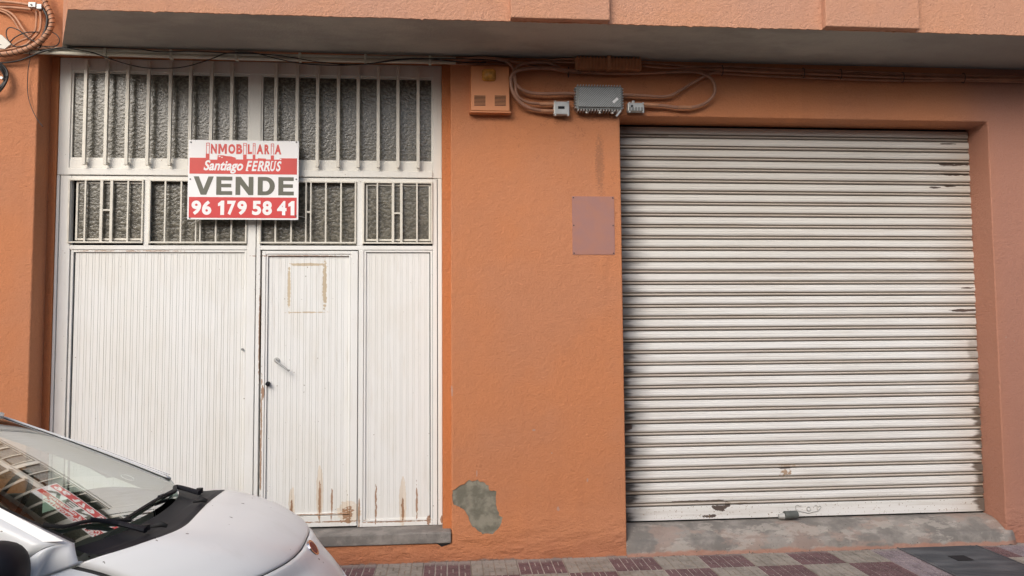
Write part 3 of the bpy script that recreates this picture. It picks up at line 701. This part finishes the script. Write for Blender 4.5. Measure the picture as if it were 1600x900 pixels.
for px in (917,937,957):
    q = W(px,174,-.07); MB().disc((q.x,-.07,z0-.002),(0,0,-1),.013,.024,8).build('port_plug', m_alu2, am)
q = W(967,176,-.09); tg = MB().add([(q.x-.03,-.10,q.z-.028),(q.x-.018,-.10,q.z-.036),(q.x+.02,-.098,q.z+.01),(q.x+.006,-.098,q.z+.018)], [(0,1,2,3)]); tg.build('hanging_tag', m_alu2, am, solid=.001)
q = W(961.5,157,D_); a_ = .75; ca, sa = math.cos(a_), math.sin(a_)
MB().add([(q.x+u*ca-v_*sa, D_-.004, q.z+u*sa+v_*ca) for u,v_ in ((-.026,-.010),(.026,-.010),(.026,.010),(-.026,.010))], [(0,1,2,3)]).build('white_sticker', m_signw, am, solid=.001)
def small_box(name, label, pa, pb_, dep, mat):
    t = thing(name, label, 'cable box', tuple(W((pa[0]+pb_[0])/2, pb_[1])))
    x0, x1, z1, z0 = X(pa[0],pa[1],dep), X(pb_[0],pb_[1],dep), Z(pa[0],pa[1],dep), Z(pb_[0],pb_[1],dep)
    MB().box(x0,x1,dep,-.02,z0,z1).build('housing', mat, t, bevel=.006)
    for a in (0,1):
        for c_ in (0,1): MB().disc((x0+.012+(x1-x0-.024)*a, dep+.01, z0+(z1-z0)*c_-.006),(0,-1,0),.008,.018,8).build('bolt', m_alu2, t)
    return t, x0, x1, z0, z1
t, x0, x1, z0, z1 = small_box('cable_tap_box', 'small square grey tap box left of the finned amplifier', (865,158), (890,179), -.075, m_alu2)
MB().box(x0+.035,x1-.04,-.078,-.074,(z0+z1)/2-.008,(z0+z1)/2+.012).build('label_plate', m_black, t)
t, x0, x1, z0, z1 = small_box('cable_splitter', 'small pale metal splitter right of the finned amplifier', (981,160), (1007,174), -.07, m_alu2)
for k in range(5): MB().box(x0+.01+k*.024,x0+.022+k*.024,-.082,-.068,z0+.002,z0+.03).build('cooling_fin', m_alu, t)
MB().disc(((x0+x1)/2-.02,-.05,z1-.004),(0,0,1),.014,.022,10).build('port_plug', m_alu2, t)
MB().disc(((x0+x1)/2-.035,-.066,z1-.03),(0,-1,0),.010,.012,10).build('port_plug', m_screw, t)
sc_ = thing('splice_closure', 'brown ribbed cable splice closure under the balcony above the amplifier', 'cable joint', tuple(W(952,108)))
x0, x1, z1, z0 = X(900,98,-.10), X(1003,98,-.10), Z(950,90,-.10), Z(950,107,-.10)
MB().box(x0,x1,-.095,-.01,z0,z1).build('closure_body', m_clos, sc_, bevel=.008)
for k in range(20):
    if k in (9,10): continue
    q = x0+.008+(x1-x0-.028)*k/19; MB().box(q,q+.009,-.104,-.012,z0-.006,z1+.006).build('closure_rib', m_clos, sc_)
MB().box((x0+x1)/2-.016,(x0+x1)/2+.016,-.112,-.008,z0-.012,z1+.014).build('centre_clamp', m_clos, sc_, bevel=.003)

# ------------------------------------------------------------------ cables
def cable(name, label, pts, r, mat, cat='cable', group=None, ties=None, n=7, seg=6):
    """pts: (px, py, distance off the wall) measured along the run"""
    P = catmull([W(a,c_,-d) for a,c_,d in pts], seg); o = MB().tube(P, r, n).build(name, mat, smooth=True); tag(o, label, cat, group); return o
G1 = 'painted cables clipped under the balcony'
def jig(pts, amp, sd_):
    r_ = random.Random(sd_); return [(a, c_+r_.uniform(-amp,amp), d) for a,c_,d in pts]
cable('wall_cable','thick orange painted cable sagging from the siren box past the closure to the right edge', [(660,97,.03),(715,93,.035),(760,90.5,.05),(805,97,.05),(850,106,.03),(893,112,.03),(950,115,.04),(1020,114,.035),(1100,109,.03),(1200,113,.03),(1300,117,.025),(1400,121,.025),(1500,123,.025),(1640,125,.03)], .0115, m_cable_o, group=G1)
cable('wall_cable','topmost orange painted cable running right from the ribbed closure under the balcony', [(1003,98,.05),(1050,101,.03),(1080,104,.03),(1140,104,.02),(1250,109,.02),(1350,112,.02),(1450,116,.02),(1640,121,.02)], .009, m_cable_o, group=G1)
cable('wall_cable','lowest orange painted cable of the run above the shutter lintel', [(1090,112,.02),(1130,115,.02),(1200,119,.02),(1300,123,.02),(1400,126,.02),(1500,126,.02),(1640,129,.02)], .010, m_cable_o, group=G1)
cable('wall_cable','second orange painted cable, just under the topmost one right of the closure', [(1003,103,.05),(1040,106,.05),(1110,107,.018),(1200,110,.016),(1300,113,.016),(1400,117,.016),(1640,122.5,.016)], .007, m_cable_o, group=G1)
cable('wall_cable','orange painted cable entering the left end of the ribbed closure', [(690,96,.01),(760,94,.02),(830,98,.03),(868,93,.04),(902,92,.05)], .009, m_cable_o, group=G1)
cable('wall_cable','straight orange painted cable just below the closure entry', [(700,100,.008),(800,100,.012),(860,97,.03),(902,98,.045)], .008, m_cable_o, group=G1)
cable('loop_cable','orange cable looping round from the run into the left side of the amplifier', [(935,113,.03),(885,112,.035),(870,104,.045),(855,98,.05),(830,98,.06),(810,103,.07),(803,118,.08),(808,134,.08),(825,144,.07),(850,146.5,.07),(880,146,.07),(902,146.5,.07)], 0.0128, m_cable_l, group='cable loops by the amplifier')
cable('loop_cable','orange cable making the widest left loop into the lower side of the tap box', [(905,112,.05),(860,107,.055),(825,107,.07),(804,113,.09),(798,127,.09),(803,147,.09),(818,164,.07),(840,172,.05),(868,173.5,.05)], 0.0142, m_cable_l, group='cable loops by the amplifier')
cable('loop_cable','orange cable dropping beside the siren box into the upper side of the tap box', [(770,91,.05),(790,96,.06),(801,106,.07),(805,125,.08),(806,142,.09),(812,153,.08),(830,161,.06),(868,162.5,.05)], 0.0115, m_cable_l, group='cable loops by the amplifier')
cable('loop_cable','orange cable rising diagonally from the right side of the amplifier', [(972,148,.07),(1000,149,.06),(1030,151,.05),(1048,149,.05),(1065,140,.045),(1085,128,.04),(1105,117,.04),(1125,111,.03)], 0.0115, m_cable_l, group='cable loops by the amplifier')
cable('loop_cable','orange cable making the wide right loop from the splitter up to the run', [(1005,163,.05),(1035,165,.05),(1062,168,.05),(1085,167,.05),(1102,161,.05),(1114,150,.06),(1117,138,.06),(1112,124,.055),(1098,115,.05),(1078,112,.04),(1040,113,.035)], 0.0128, m_cable_l, group='cable loops by the amplifier')
for k,(a,c_,e,f_) in enumerate(((880,146,903,147),(845,173,868,173.5),(843,162.5,868,162.5),(973,148,992,149),(1005,163,1028,164.5),(1060,167.5,1080,168))):
    o = MB().tube([W(a,c_,-.06), W(e,f_,-.06)], .0145, 10).build('cable_sleeve', m_cable_o2, bevel=.002)
    tag(o, ['orange sleeve on the cable entering the amplifier from the left','orange sleeve on the lower cable entering the tap box','orange sleeve on the upper cable entering the tap box','orange sleeve on the cable leaving the amplifier to the right','orange sleeve on the cable leaving the splitter','orange sleeve midway round the right hand cable loop'][k], 'cable sleeve', 'sleeves on the looped cables')
cable('thin_cable','thin black cable sagging over the top of the gate from left to right', [(62,79,.05),(100,76,.06),(140,81,.06),(175,93,.06),(215,104,.06),(250,107,.06),(290,104,.06),(330,92,.06),(355,83,.06),(395,82.5,.06),(430,91,.06),(470,99,.06),(520,102,.06),(570,100,.06),(620,93,.06),(660,91,.06),(700,95,.05),(735,98,.04),(760,97,.05)], .0042, m_cable_k, group='thin black cables over the gate')
cable('thin_cable','thin black cable lying close under the soffit above the gate conduits', [(60,82,.05),(85,76,.05),(130,73,.05),(210,76,.05),(250,81,.05),(300,80,.05),(360,83,.05),(430,86,.05),(500,97,.05),(560,101,.05),(640,92.5,.05),(720,92,.05),(790,96,.05),(880,110,.05)], .0036, m_cable_k, group='thin black cables over the gate')
cable('thin_cable','thin brown wire clipped straight along the soffit edge over the gate', [(60,73,.02),(120,74,.02),(220,76,.02),(400,80,.02),(560,85,.02),(700,89,.02),(900,96,.02)], .0032, m_cable_o, group='thin black cables over the gate')
# conduits over the gate
def zline(px): return None
cdz = [SOF-.040, SOF-.075]
for k,(zc,r_,lb) in enumerate(((SOF-.032,.013,'upper cream conduit pipe running above the gate'),(SOF-.062,.015,'lower cream conduit pipe running above the gate'))):
    o = MB().tube([(X(50,80)-.05,-.03,zc+.012),(-1.5,-.03,zc-.002),(X(712,95),-.03,zc+.004)], r_, 12).build('conduit_pipe', m_conduit, smooth=True); tag(o, lb, 'conduit', 'conduits above the gate')
for k,px in enumerate((168,270,372,470,572,672)):
    x = X(px,90); o = MB().box(x-.010,x+.010,-.050,-.006,SOF-.083,SOF-.012).build('pipe_clamp', m_conduit, bevel=.003)
    tag(o, ['first','second','third','fourth','fifth','sixth'][k]+' clamp from the left holding the cream conduits above the gate', 'clamp', 'clamps on the gate conduits')
# tie wraps on the right run
for k,(px,py) in enumerate(((888,113),(1128,110),(1255,114),(1313,116),(1410,121),(1505,122))):
    q = W(px,py,-.03); o = MB().tube([q+Vector((0,math.cos(a)*.026,math.sin(a)*.042)) for a in [i*math.pi/6 for i in range(13)]], .003, 5).build('cable_tie', m_cable_k)
    tag(o, ['first','second','third','fourth','fifth','sixth'][k]+' black tie from the left round the orange cable run', 'cable tie', 'ties round the cable run')
# tangle at the top left
tp = [(66,-14,.07),(71,5,.08),(78,20,.09),(81,36,.09),(76,50,.09),(65,63,.08),(50,73,.07),(32,80,.06),(12,84,.06),(-12,86,.06)]
bun = thing('wrapped_cable_bundle', 'thick spiral-wrapped orange cable bundle curving down at the top left corner', 'cable bundle', tuple(W(78,40)))
P = catmull([W(a,c_,-d) for a,c_,d in tp], 6); MB().tube(P, .019, 12).build('bundle_core', m_cable_o2, bun, smooth=True)
sp_ = []; nn = len(P)*6
for i in range(nn):
    f = i/nn*(len(P)-1); k = int(f); q = P[k].lerp(P[min(k+1,len(P)-1)], f-k); t = (P[min(k+1,len(P)-1)]-P[max(k-1,0)]).normalized(); a = Vector((0,1,0)); b_ = t.cross(a); an = i*.42
    sp_.append(q+(a*math.cos(an)+b_*math.sin(an))*.0200)
MB().tube(sp_, .0026, 5).build('spiral_wrap', m_cable_k, bun, smooth=True)
GT = 'cables tangled at the top left'
cable('wall_cable','orange painted cable entering the corner splitter from the left, upper of two', [(-14,2,.03),(20,4,.03),(48,8,.04)], .011, m_cable_o2, group=GT)
cable('wall_cable','orange painted cable entering the corner splitter from the left, lower of two', [(-14,11,.03),(20,12,.03),(50,15,.04)], .011, m_cable_o2, group=GT)
cable('wall_cable','orange cable sloping down from the left edge behind the black loops', [(-12,10,.02),(12,18,.03),(24,27,.03),(34,42,.04),(42,53,.04),(60,70,.04)], .009, m_cable_o2, group=GT)
cable('wall_cable','paler orange cable sloping down beside the first behind the black loops', [(-12,14,.02),(8,20,.03),(20,30,.03),(30,46,.04),(40,58,.04),(56,74,.04)], .006, m_cable_o2, group=GT)
cable('wall_cable','orange cable hanging straight down from the corner splitter', [(57,17,.05),(57,34,.05),(55,48,.05),(45,58,.05),(28,66,.05),(18,73,.05)], .008, m_cable_o2, group=GT)
cable('wall_cable','orange cable hanging from the corner splitter just inside the wrapped bundle', [(63,17,.05),(64,36,.05),(61,50,.05),(50,62,.05),(36,72,.05),(8,78,.05),(-12,79,.05)], .009, m_cable_o2, group=GT)
cable('black_cable','black cable behind the wrapped bundle curving down from the splitter', [(64,8,.05),(70,18,.06),(74,28,.06),(72,44,.06),(66,58,.06),(60,68,.06)], .010, m_cable_k, group=GT)
cable('black_cable','thin black cable forming the wide oval loop left of the bundle', [(60,50,.06),(40,51,.07),(24,58,.07),(15,65,.07),(10,55,.07),(11,46,.07),(18,43,.07),(32,49,.07),(48,62,.07),(64,68,.07),(60,78,.05)], .0042, m_cable_k, group=GT)
cable('black_cable','thin black cable looping out to the right of the bundle onto the balcony edge', [(80,50,.08),(88,54,.09),(93,62,.09),(90,70,.08),(80,73,.07),(68,72,.06),(48,70,.06),(25,73,.06),(15,66,.06)], .0040, m_cable_k, group=GT)
cable('black_cable','black cable running from the left edge under the bundle to the conduits', [(-14,97,.03),(5,98,.03),(28,95,.04),(48,88,.05),(62,82,.06),(76,78,.06),(92,75,.06),(110,73,.06)], .0060, m_cable_k, group=GT)
cable('black_cable','thin black wire hanging down the left pier in a long curve', [(46,82,.05),(47,92,.04),(44,108,.03),(43,130,.02),(44,150,.02),(50,170,.03),(58,186,.05),(67,198,.08)], .0028, m_cable_k, group=GT)
cable('wall_cable','orange cable lying along the bottom of the tangle at the left edge', [(-12,81,.04),(15,79,.04),(40,76,.05),(62,76,.05),(85,74,.04)], .009, m_cable_o2, group=GT)
t = thing('corner_splitter', 'small bright metal splitter clamped at the top left cable tangle', 'cable box', tuple(W(55,10)))
p = W(54,8,-.08)
MB().box(p.x-.045,p.x+.010,-.085,-.04,p.z-.018,p.z+.022).build('housing', m_alu2, t, bevel=.004); MB().box(p.x+.012,p.x+.05,-.08,-.04,p.z-.028,p.z+.012).build('second_housing', m_alu2, t, bevel=.004)
MB().disc((p.x-.02,-.085,p.z),(0,-1,0),.007,.006,8).build('bolt', m_screw, t)
t = thing('junction_box', 'small cream junction box tilted at the left edge under the cables', 'junction box', tuple(W(5,66)))
cq = [W(-12,50,-.06),W(3,55,-.06),W(18,69,-.06),W(8,77,-.06),W(-12,74,-.06)]
MB().prism([(q.x,q.z) for q in cq][::-1], -.065, -.02).build('box_lid', plain('cream_plastic', (.66,.62,.53), .5), t, bevel=.003); q = W(1,69.5,-.066); MB().disc((q.x,-.064,q.z),(0,-1,0),.004,.003,8).build('screw', m_screw, t)
cl = thing('cable_coil', 'coil of black cable cut off by the left edge of the picture', 'cable coil', tuple(W(-12,121)))
cc = W(-13,121,-.06)
for k,r_ in enumerate((.112,.100,.088)):
    MB().tube([cc+Vector((math.cos(a)*r_,.012*math.sin(3*a+k),math.sin(a)*r_*1.12)) for a in [i*math.pi/20 for i in range(41)]], .0085, 7).build('coil_turn', m_cable_k, cl, smooth=True)
MB().disc(cc+Vector((.085,.0,-.01)),(0,-1,0),.011,.03,10).build('coil_clip', m_alu2, cl)

# ------------------------------------------------------------------ the car
YC = -CAM_D+3.85           # centre line of the car
ROAD = -.12
car = thing('parked_car', 'white small hatchback parked in front of the gate, dark windscreen facing right', 'car', (-2.6,YC,ROAD))
prof_c = catmull([(-1.235,0,.898),(-1.10,0,.870),(-.93,0,.812),(-.78,0,.725),(-.68,0,.63),(-.595,0,.53),(-.53,0,.42),(-.50,0,.28),(-.55,0,.10)], 12)
lat = catmull([(0,0,0),(.30,0,-.012),(.52,0,-.040),(.64,0,-.072),(.72,0,-.115),(.785,0,-.20),(.815,0,-.31),(.82,0,-.45),(.80,0,-.60),(.77,0,-.74)], 10)
CARM = Matrix.Translation((-2.6,YC,0)) @ Matrix.Rotation(R(4.2),4,'Z') @ Matrix.Translation((2.6,-YC,0))
car.rotation_euler.z = R(4.2)
def ZU(px, py, z): return CARM.inverted() @ Zp(px, py, z)
def samp(L, t):
    f = max(0,min(1,t))*(len(L)-1); k = min(int(f), len(L)-2); return L[k].lerp(L[k+1], f-k)
def BP(s, q):             # s 0 cowl .. 1 under the bumper, q -1 near side .. 1 far side
    c_ = samp(prof_c, s); l_ = samp(lat, abs(q)); yy = l_.x
    e = 7.0*(1-min(1,s*1.9))+2.2*min(1,s*1.9)
    xo = -(.36+.11*min(1,s*2))*min(1.35,(yy/.715)**e)
    zs_ = (c_.z-.0)/.925
    t_ = max(0, min(1, (yy-.3)/.34)); t_ = t_*t_*(3-2*t_)*max(0, min(1, (.84-yy)/.16))
    z = c_.z + l_.z*max(.15, zs_) + (.032 if q < 0 else -.004)*t_*max(0, 1-s/.28)
    return Vector((c_.x+xo, YC+math.copysign(yy,q), max(z, .02)))
def QY(yy):
    for k in range(201):
        if samp(lat,k/200).x >= yy: return k/200
    return 1
S1 = .415; qg = QY(.712)
def panel(name, s0,s1,q0,q1,ns,nq,mat=None,push=0.0,par=car,skirt=.012):
    P = lambda u,v_: BP(s0+(s1-s0)*u, q0+(q1-q0)*v_)
    def N(u,v_):
        e = .004; a = P(min(u+e,1),v_)-P(max(u-e,0),v_); b_ = P(u,min(v_+e,1))-P(u,max(v_-e,0)); n_ = a.cross(b_); 
        if n_.length < 1e-9: return Vector((0,0,1))
        n_.normalize(); return n_
    c0_ = P(.5,.5); n0 = N(.5,.5); ref = c0_-Vector((-1.6,YC,.3)); sgn = 1 if n0.dot(ref) > 0 else -1
    mb = MB(); rows = []
    iu = [-1]+list(range(ns+1))+[ns+1]; jv = [-1]+list(range(nq+1))+[nq+1]
    for i in iu:
        for j in jv:
            u = min(max(i/ns,0),1); v_ = min(max(j/nq,0),1); n_ = N(u,v_)*sgn
            edge = i < 0 or j < 0 or i > ns or j > nq
            mb.v.append(P(u,v_)+n_*(push-(skirt if edge else (.0025 if i in (0,ns) or j in (0,nq) else 0))))
    w_ = len(jv)
    for i in range(len(iu)-1):
        for j in range(w_-1):
            f = (i*w_+j,(i+1)*w_+j,(i+1)*w_+j+1,i*w_+j+1); mb.f.append(f if sgn > 0 else f[::-1]); mb.m.append(0)
    return mb.build(name, mat or m_car, par, smooth=True)
G_ = .006
panel('bonnet', .0, S1, -qg+.004, qg-.004, 30, 40)
panel('wing', .0, S1, -1, -qg-.006, 24, 20); panel('wing', .0, S1, qg+.006, 1, 24, 20)
bump_ = panel('front_bumper', S1+.007, 1, -1, 1, 26, 60)
under = MB().grid(lambda u,v_: BP(u,-1+2*v_)-Vector((.012,0,.014)), 30, 60).build('inner_body', m_rubber, car)
for sgn in (-1,1):
    a, c_ = sorted((sgn*QY(.50), sgn*QY(.72)))
    panel('headlight', S1+.03, S1+.17, a, c_, 10, 12, m_chrome, .003)
panel('number_plate', .70, .80, -QY(.26), QY(.26), 4, 10, m_signw, .006)
bp_ = BP(.50, -.012) if False else None
bn = samp(prof_c, .455); bc = Vector((bn.x+.004, YC-.04, bn.z)); nrm = Vector((.80,-.1,.55)).normalized()
bc = BP(.462, -QY(.06))+nrm*.002
MB().disc(bc-nrm*.004, nrm, .047, .010, 28, r2=.043).build('badge_ring', m_chrome, car)
MB().disc(bc+nrm*.004, nrm, .036, .004, 28, r2=.030).build('badge', plain('badge_red', (.16,.02,.03), .25), car)
# flanks behind the wings
def FL(x_, q):
    l_ = samp(lat, abs(q)); yy = l_.x; rear = max(0, (-3.55-x_)/.62); yy *= (1-.30*rear**3)
    return Vector((x_, YC+math.copysign(yy,q), .925+.02*min(1,(-1.6-x_)/1.5)+l_.z))
def flank(name, xa, xb, sg_, follow=False, mat=None):
    q0 = qg-.02; mb = MB(); nx_, nq_ = 14, 20
    def P(u,v_):
        q = (q0+(1-q0)*v_)*sg_; yy = samp(lat, abs(q)).x; x_start = BP(0,q).x-.005 if follow else xa
        return FL(x_start+(xb-x_start)*u, q)
    g_ = [P(i/nx_,j/nq_) for i in range(nx_+1) for j in range(nq_+1)]
    fs = [(i*(nq_+1)+j,(i+1)*(nq_+1)+j,(i+1)*(nq_+1)+j+1,i*(nq_+1)+j+1) for i in range(nx_) for j in range(nq_)]
    mb.add(g_, [f[::-1] if sg_ < 0 else f for f in fs]); return mb.build(name, mat or m_car, car, smooth=True, solid=.01)
for s_ in (-1,1): flank('door', 0, -2.90, s_, True); flank('rear_quarter', -2.906, -4.15, s_)
# glasshouse
def WB(v): yy = -.66+1.32*v; return Vector((-1.455-.15*(abs(yy)/.66)**2.2, YC+yy, .895+.0*abs(yy)))   # foot of the windscreen
def WT(v): yy = -.56+1.12*v; return Vector((-2.36-.11*(abs(yy)/.56)**2, YC+yy, 1.335-.045*(abs(yy)/.56)**2))
def WS(u,v):
    p = WB(v).lerp(WT(v), u); b_ = math.sin(u*math.pi)*.010; return p+Vector((.40*b_,0,.9*b_))
MB().grid(lambda u,v: WS(u,v), 24, 30).build('windscreen', m_ws, car, smooth=True)
for sgn in (0,1):       # black seal and white A pillar
    sd_ = 1 if sgn else -1
    def seal(u,v, a=sd_, e=sgn): p = WS(u,e); return p+Vector((0,a*(-.022+.030*v),.004-.002*v))
    MB().grid(seal, 24, 2).build('windscreen_seal', m_rubber, car, smooth=True)
    def pil(u,v, a=sd_, e=sgn):
        A = WS(u,e)+Vector((0,a*.008,.002)); B = Vector((-1.74-.86*u, YC+a*(.745-.135*u), .865+.385*u)); p = A.lerp(B, v)
        return p+Vector((0,a*.030,.026))*math.sin(v*math.pi)*(1-.4*u)
    MB().grid(pil, 24, 12).build('pillar', m_car, car, smooth=True, solid=.010)
    def corner(u,v, a=sd_, e=sgn):
        u = .035+.965*u; A = pil(0, v); B = BP(.004, a*(QY(.705)+(QY(.812)-QY(.705))*v)); return A.lerp(B, u)+Vector((0,a*.010,.012))*math.sin(u*math.pi)*.8
    MB().grid(corner, 10, 12).build('wing_corner', m_car, car, smooth=True, solid=.006)
    def trim(u,v, a=sd_, e=sgn): p = WS(u,e); return p+Vector((-.05*v-.01,-a*(.0+.05*v)*.6,-.015-.06*v))
    MB().grid(trim, 16, 3).build('pillar_trim', m_trim, car, smooth=True)
# roof
def RF(u,v):
    yy = -.56+1.12*v; p = WT(v); x = p.x+(-3.95-p.x)*u; zz = p.z + .06*math.sin(min(1,u*1.2)*math.pi*.62) - .10*max(0,u-.55)
    return Vector((x, YC+yy*(1-.08*u), zz))
MB().grid(RF, 16, 16).build('roof', m_car, car, smooth=True, solid=.03)
MB().grid(lambda u,v: RF(u*.98+.01,.04+.92*v)-Vector((0,0,.04)), 10, 8).build('headliner', m_trim, car, smooth=True)
sb_ = MB()
MB().grid(lambda u,v: WT(v)+Vector((.06*(1-u),0,-.005-.026*(1-u)+.004)), 3, 20).build('screen_top_band', m_rubber, car, smooth=True)
MB().grid(lambda u,v: RF(1,v).lerp(Vector((-4.22,YC-.62+1.24*v,.96)),u), 6, 10).build('rear_window', m_ws, car, smooth=True)
MB().add([(-4.22,YC-.62,.96),(-4.22,YC+.62,.96),(-4.25,YC+.60,.2),(-4.25,YC-.60,.2)], [(0,3,2,1)]).build('tailgate', m_car, car, solid=.02)
for sd_ in (-1,1):
    e = 1 if sd_ > 0 else 0
    def SG_(x, h, sd_=sd_): # side glass plane from belt (h 0) to roof edge (h 1)
        return Vector((x, YC+sd_*(.715-.155*h-.0*h), .925+(1.285-.925)*h))
    def beltx(h): p = WS(h,e); return p.x-.13
    gp = MB()
    gp.add([SG_(-1.98,0),SG_(-2.86,0),SG_(-2.86,.97),SG_(-2.62,.97),SG_(-2.30,.62)], [(0,1,2,3,4)]); gp.build('side_window', m_sg, car)
    gp = MB(); gp.add([SG_(-2.96,0),SG_(-3.72,.05),SG_(-3.86,.55),SG_(-3.72,.97),SG_(-2.96,.97)], [(0,1,2,3,4)]); gp.build('side_window', m_sg, car)
    MB().add([SG_(-2.86,0),SG_(-2.96,0),SG_(-2.96,1),SG_(-2.86,1)], [(0,1,2,3)]).build('door_pillar', m_rubber, car, solid=.02)
    MB().add([SG_(-3.72,.0),SG_(-4.2,.0),SG_(-4.0,1),SG_(-3.72,1),SG_(-3.86,.55)], [(0,1,2,3,4)]).build('rear_pillar', m_car, car, solid=.02)
    MB().add([SG_(-1.62,-.02),SG_(-1.98,-.02),SG_(-1.98,.0),SG_(-2.30,.62),SG_(-2.62,.97),SG_(-2.62,1.03),SG_(-2.40,.92),SG_(-2.0,.50)], [(0,1,2,3,4,5,6,7)]).build('front_quarter', m_car, car, solid=.01)
    MB().add([SG_(-2.6,.97),SG_(-4.0,.97),SG_(-4.0,1.04),SG_(-2.6,1.04)], [(0,1,2,3)]).build('roof_rail', m_car, car, solid=.02)
# cowl panel between glass and bonnet
def CW(u,v):
    yy = -.665+1.33*v; a = Vector((-1.445-.17*(abs(yy)/.66)**2.4+.01, YC+yy, .876)); q = QY(abs(yy)); b_ = BP(0, math.copysign(q,yy)) + Vector((-.002,0,-.001))
    p = a.lerp(b_, u); p.z = p.z - .018*math.sin(u*math.pi)*(1 if u < .5 else 1) + (.012 if .45 < u < .9 else 0)*(1-abs(yy)/.8); return p
MB().grid(CW, 16, 40).build('cowl_panel', m_black, car, smooth=True)
for px,py in ((252,823),(316,784)):
    p = ZU(px,py,.905); mb = MB(); mb.tube([p+Vector((-.045,0,.0)), p+Vector((0,0,.012)), p+Vector((.025,0,.002))], [.005,.014,.008], 10); mb.build('washer_nozzle', m_rubber, car, smooth=True)
def on_ws(px, py, lift=.02):   # where a line of sight meets the windscreen plane
    best = None
    for i in range(0,41):
        for j in range(0,61):
            p = WS(i/40*.7, j/60); d = CARM @ p-CAM; x_ = 800+F_PX*d.dot(VR)/d.dot(VF); y_ = 450-F_PX*d.dot(VU)/d.dot(VF); e_ = (x_-px)**2+(y_-py)**2
            if best is None or e_ < best[0]: best = (e_, p)
    return best[1]+Vector((.4,0,.9))*lift
def wiper(blade, arm, piv):
    bl = [on_ws(*q, .012) for q in blade]; mb = MB()
    mb.tube(catmull(bl,4), .009, 6).build('wiper_blade', m_rubber, car)
    ar = [ZU(*piv,.895)]+[on_ws(*q,.022) for q in arm]
    MB().tube(catmull(ar,4), [.014-.005*k/(4*(len(ar)-1)) for k in range(4*(len(ar)-1)+1)], 7).build('wiper_arm', m_black, car)
    MB().disc(ZU(*piv,.88),(0,0,1),.018,.025,12).build('wiper_pivot', m_rubber, car)
wiper([(62,834),(100,826),(140,820),(200,817)], [(185,826),(138,820)], (228,828))
wiper([(192,818),(218,800),(245,783),(276,768)], [(290,770),(268,773),(246,782)], (312,770))
# mirror, wheels, cabin
mr = MB()
mc = Vector((-1.80, YC-.95, .86))
def MR(u,v_):
    a = u*2*math.pi; b_ = v_*math.pi; e = .75
    f = lambda t: math.copysign(abs(t)**e, t)
    return mc+Vector((f(math.cos(b_))*.14, f(math.sin(b_)*math.cos(a))*.125, f(math.sin(b_)*math.sin(a))*.125))
mr.grid(MR, 24, 14).build('wing_mirror', m_black, car, smooth=True)
for s_ in (-1,): MB().tube([(-1.80,YC+s_*.72,.87),(-1.75,YC+s_*.88,.87)], .03, 8).build('mirror_stalk', m_black, car)
for x in (-1.15,-3.60):
    for s_ in (-1,1):
        c_ = Vector((x, YC+s_*.66, ROAD+.29)); MB().disc(c_,(0,s_,0),.29,.175,32).build('tyre', m_rubber, car, bevel=.02); MB().disc(c_+Vector((0,s_*.17,0)),(0,s_,0),.19,.012,24).build('rim', m_alu2, car)
def DB(u,v_):
    x = -1.60-.62*u; yy = -.62+1.24*v_; return Vector((x, YC+yy, .845-.03*abs(yy)+.05*math.sin(u*math.pi)-.25*max(0,u-.85)/.15))
MB().grid(DB, 16, 12).build('dashboard', m_dash, car, smooth=True)
MB().box(-4.1,-1.5,YC-.74,YC+.74,ROAD+.2,ROAD+.26).build('cabin_floor', m_dash, car)
for s_ in (-.34,.34):
    MB().box(-2.95,-2.45,YC+s_-.24,YC+s_+.24,.20,.42).build('seat_cushion', m_seat, car, bevel=.05)
    mb = MB().add([(-2.95,YC+s_-.23,.35),(-2.95,YC+s_+.23,.35),(-3.12,YC+s_+.18,1.0),(-3.12,YC+s_-.18,1.0),(-2.80,YC+s_-.23,.35),(-2.80,YC+s_+.23,.35),(-3.0,YC+s_+.18,1.0),(-3.0,YC+s_-.18,1.0)], [(0,1,2,3),(4,7,6,5),(3,2,6,7),(0,3,7,4),(1,5,6,2)]); mb.build('seat_back', m_seat, car, bevel=.04)
    MB().box(-3.12,-3.0,YC+s_-.13,YC+s_+.13,1.03,1.18).build('headrest', m_seat, car, bevel=.04)
MB().box(-3.9,-3.5,YC-.6,YC+.6,.3,.95).build('rear_seat', m_seat, car, bevel=.05)
swc = Vector((-2.32,YC+.34,.86)); ax_ = Vector((.9,0,-.35)).normalized(); a1 = Vector((0,1,0)); a2 = ax_.cross(a1)
MB().tube([swc+(a1*math.cos(t)+a2*math.sin(t))*.175 for t in [i*math.pi/12 for i in range(25)]], .014, 8).build('steering_wheel', m_dash, car, smooth=True)
# round tax-disc on the glass
pc = on_ws(200,744,-.004)
rg = MB(); rg.tube([pc+Vector((-.9*math.sin(t)*.034*1.0, math.cos(t)*.034, .42*math.sin(t)*.034)) for t in [i*math.pi/12 for i in range(25)]], .0018, 5); rg.build('round_sticker_ring', m_signw, car)
sh_ = thing('bright_patch_standin', 'pale stand-in added for a bright patch seen through the windscreen', 'sheet', tuple(Zp(90,800,.90)))
MB().add([W(68,769,-2.22),W(106,778,-2.22),W(98,792,-2.26),W(66,802,-2.26)], [(0,1,2,3)]).build('standin_sheet', m_standin, sh_, solid=.002)  # pale sheet added in place of a bright patch behind the glass

for o in bpy.data.objects:
    if '_loc' in o: del o['_loc']
print('objects', len(bpy.data.objects), 'tris', sum(len(o.data.polygons)*2 for o in bpy.data.objects if o.type == 'MESH'))
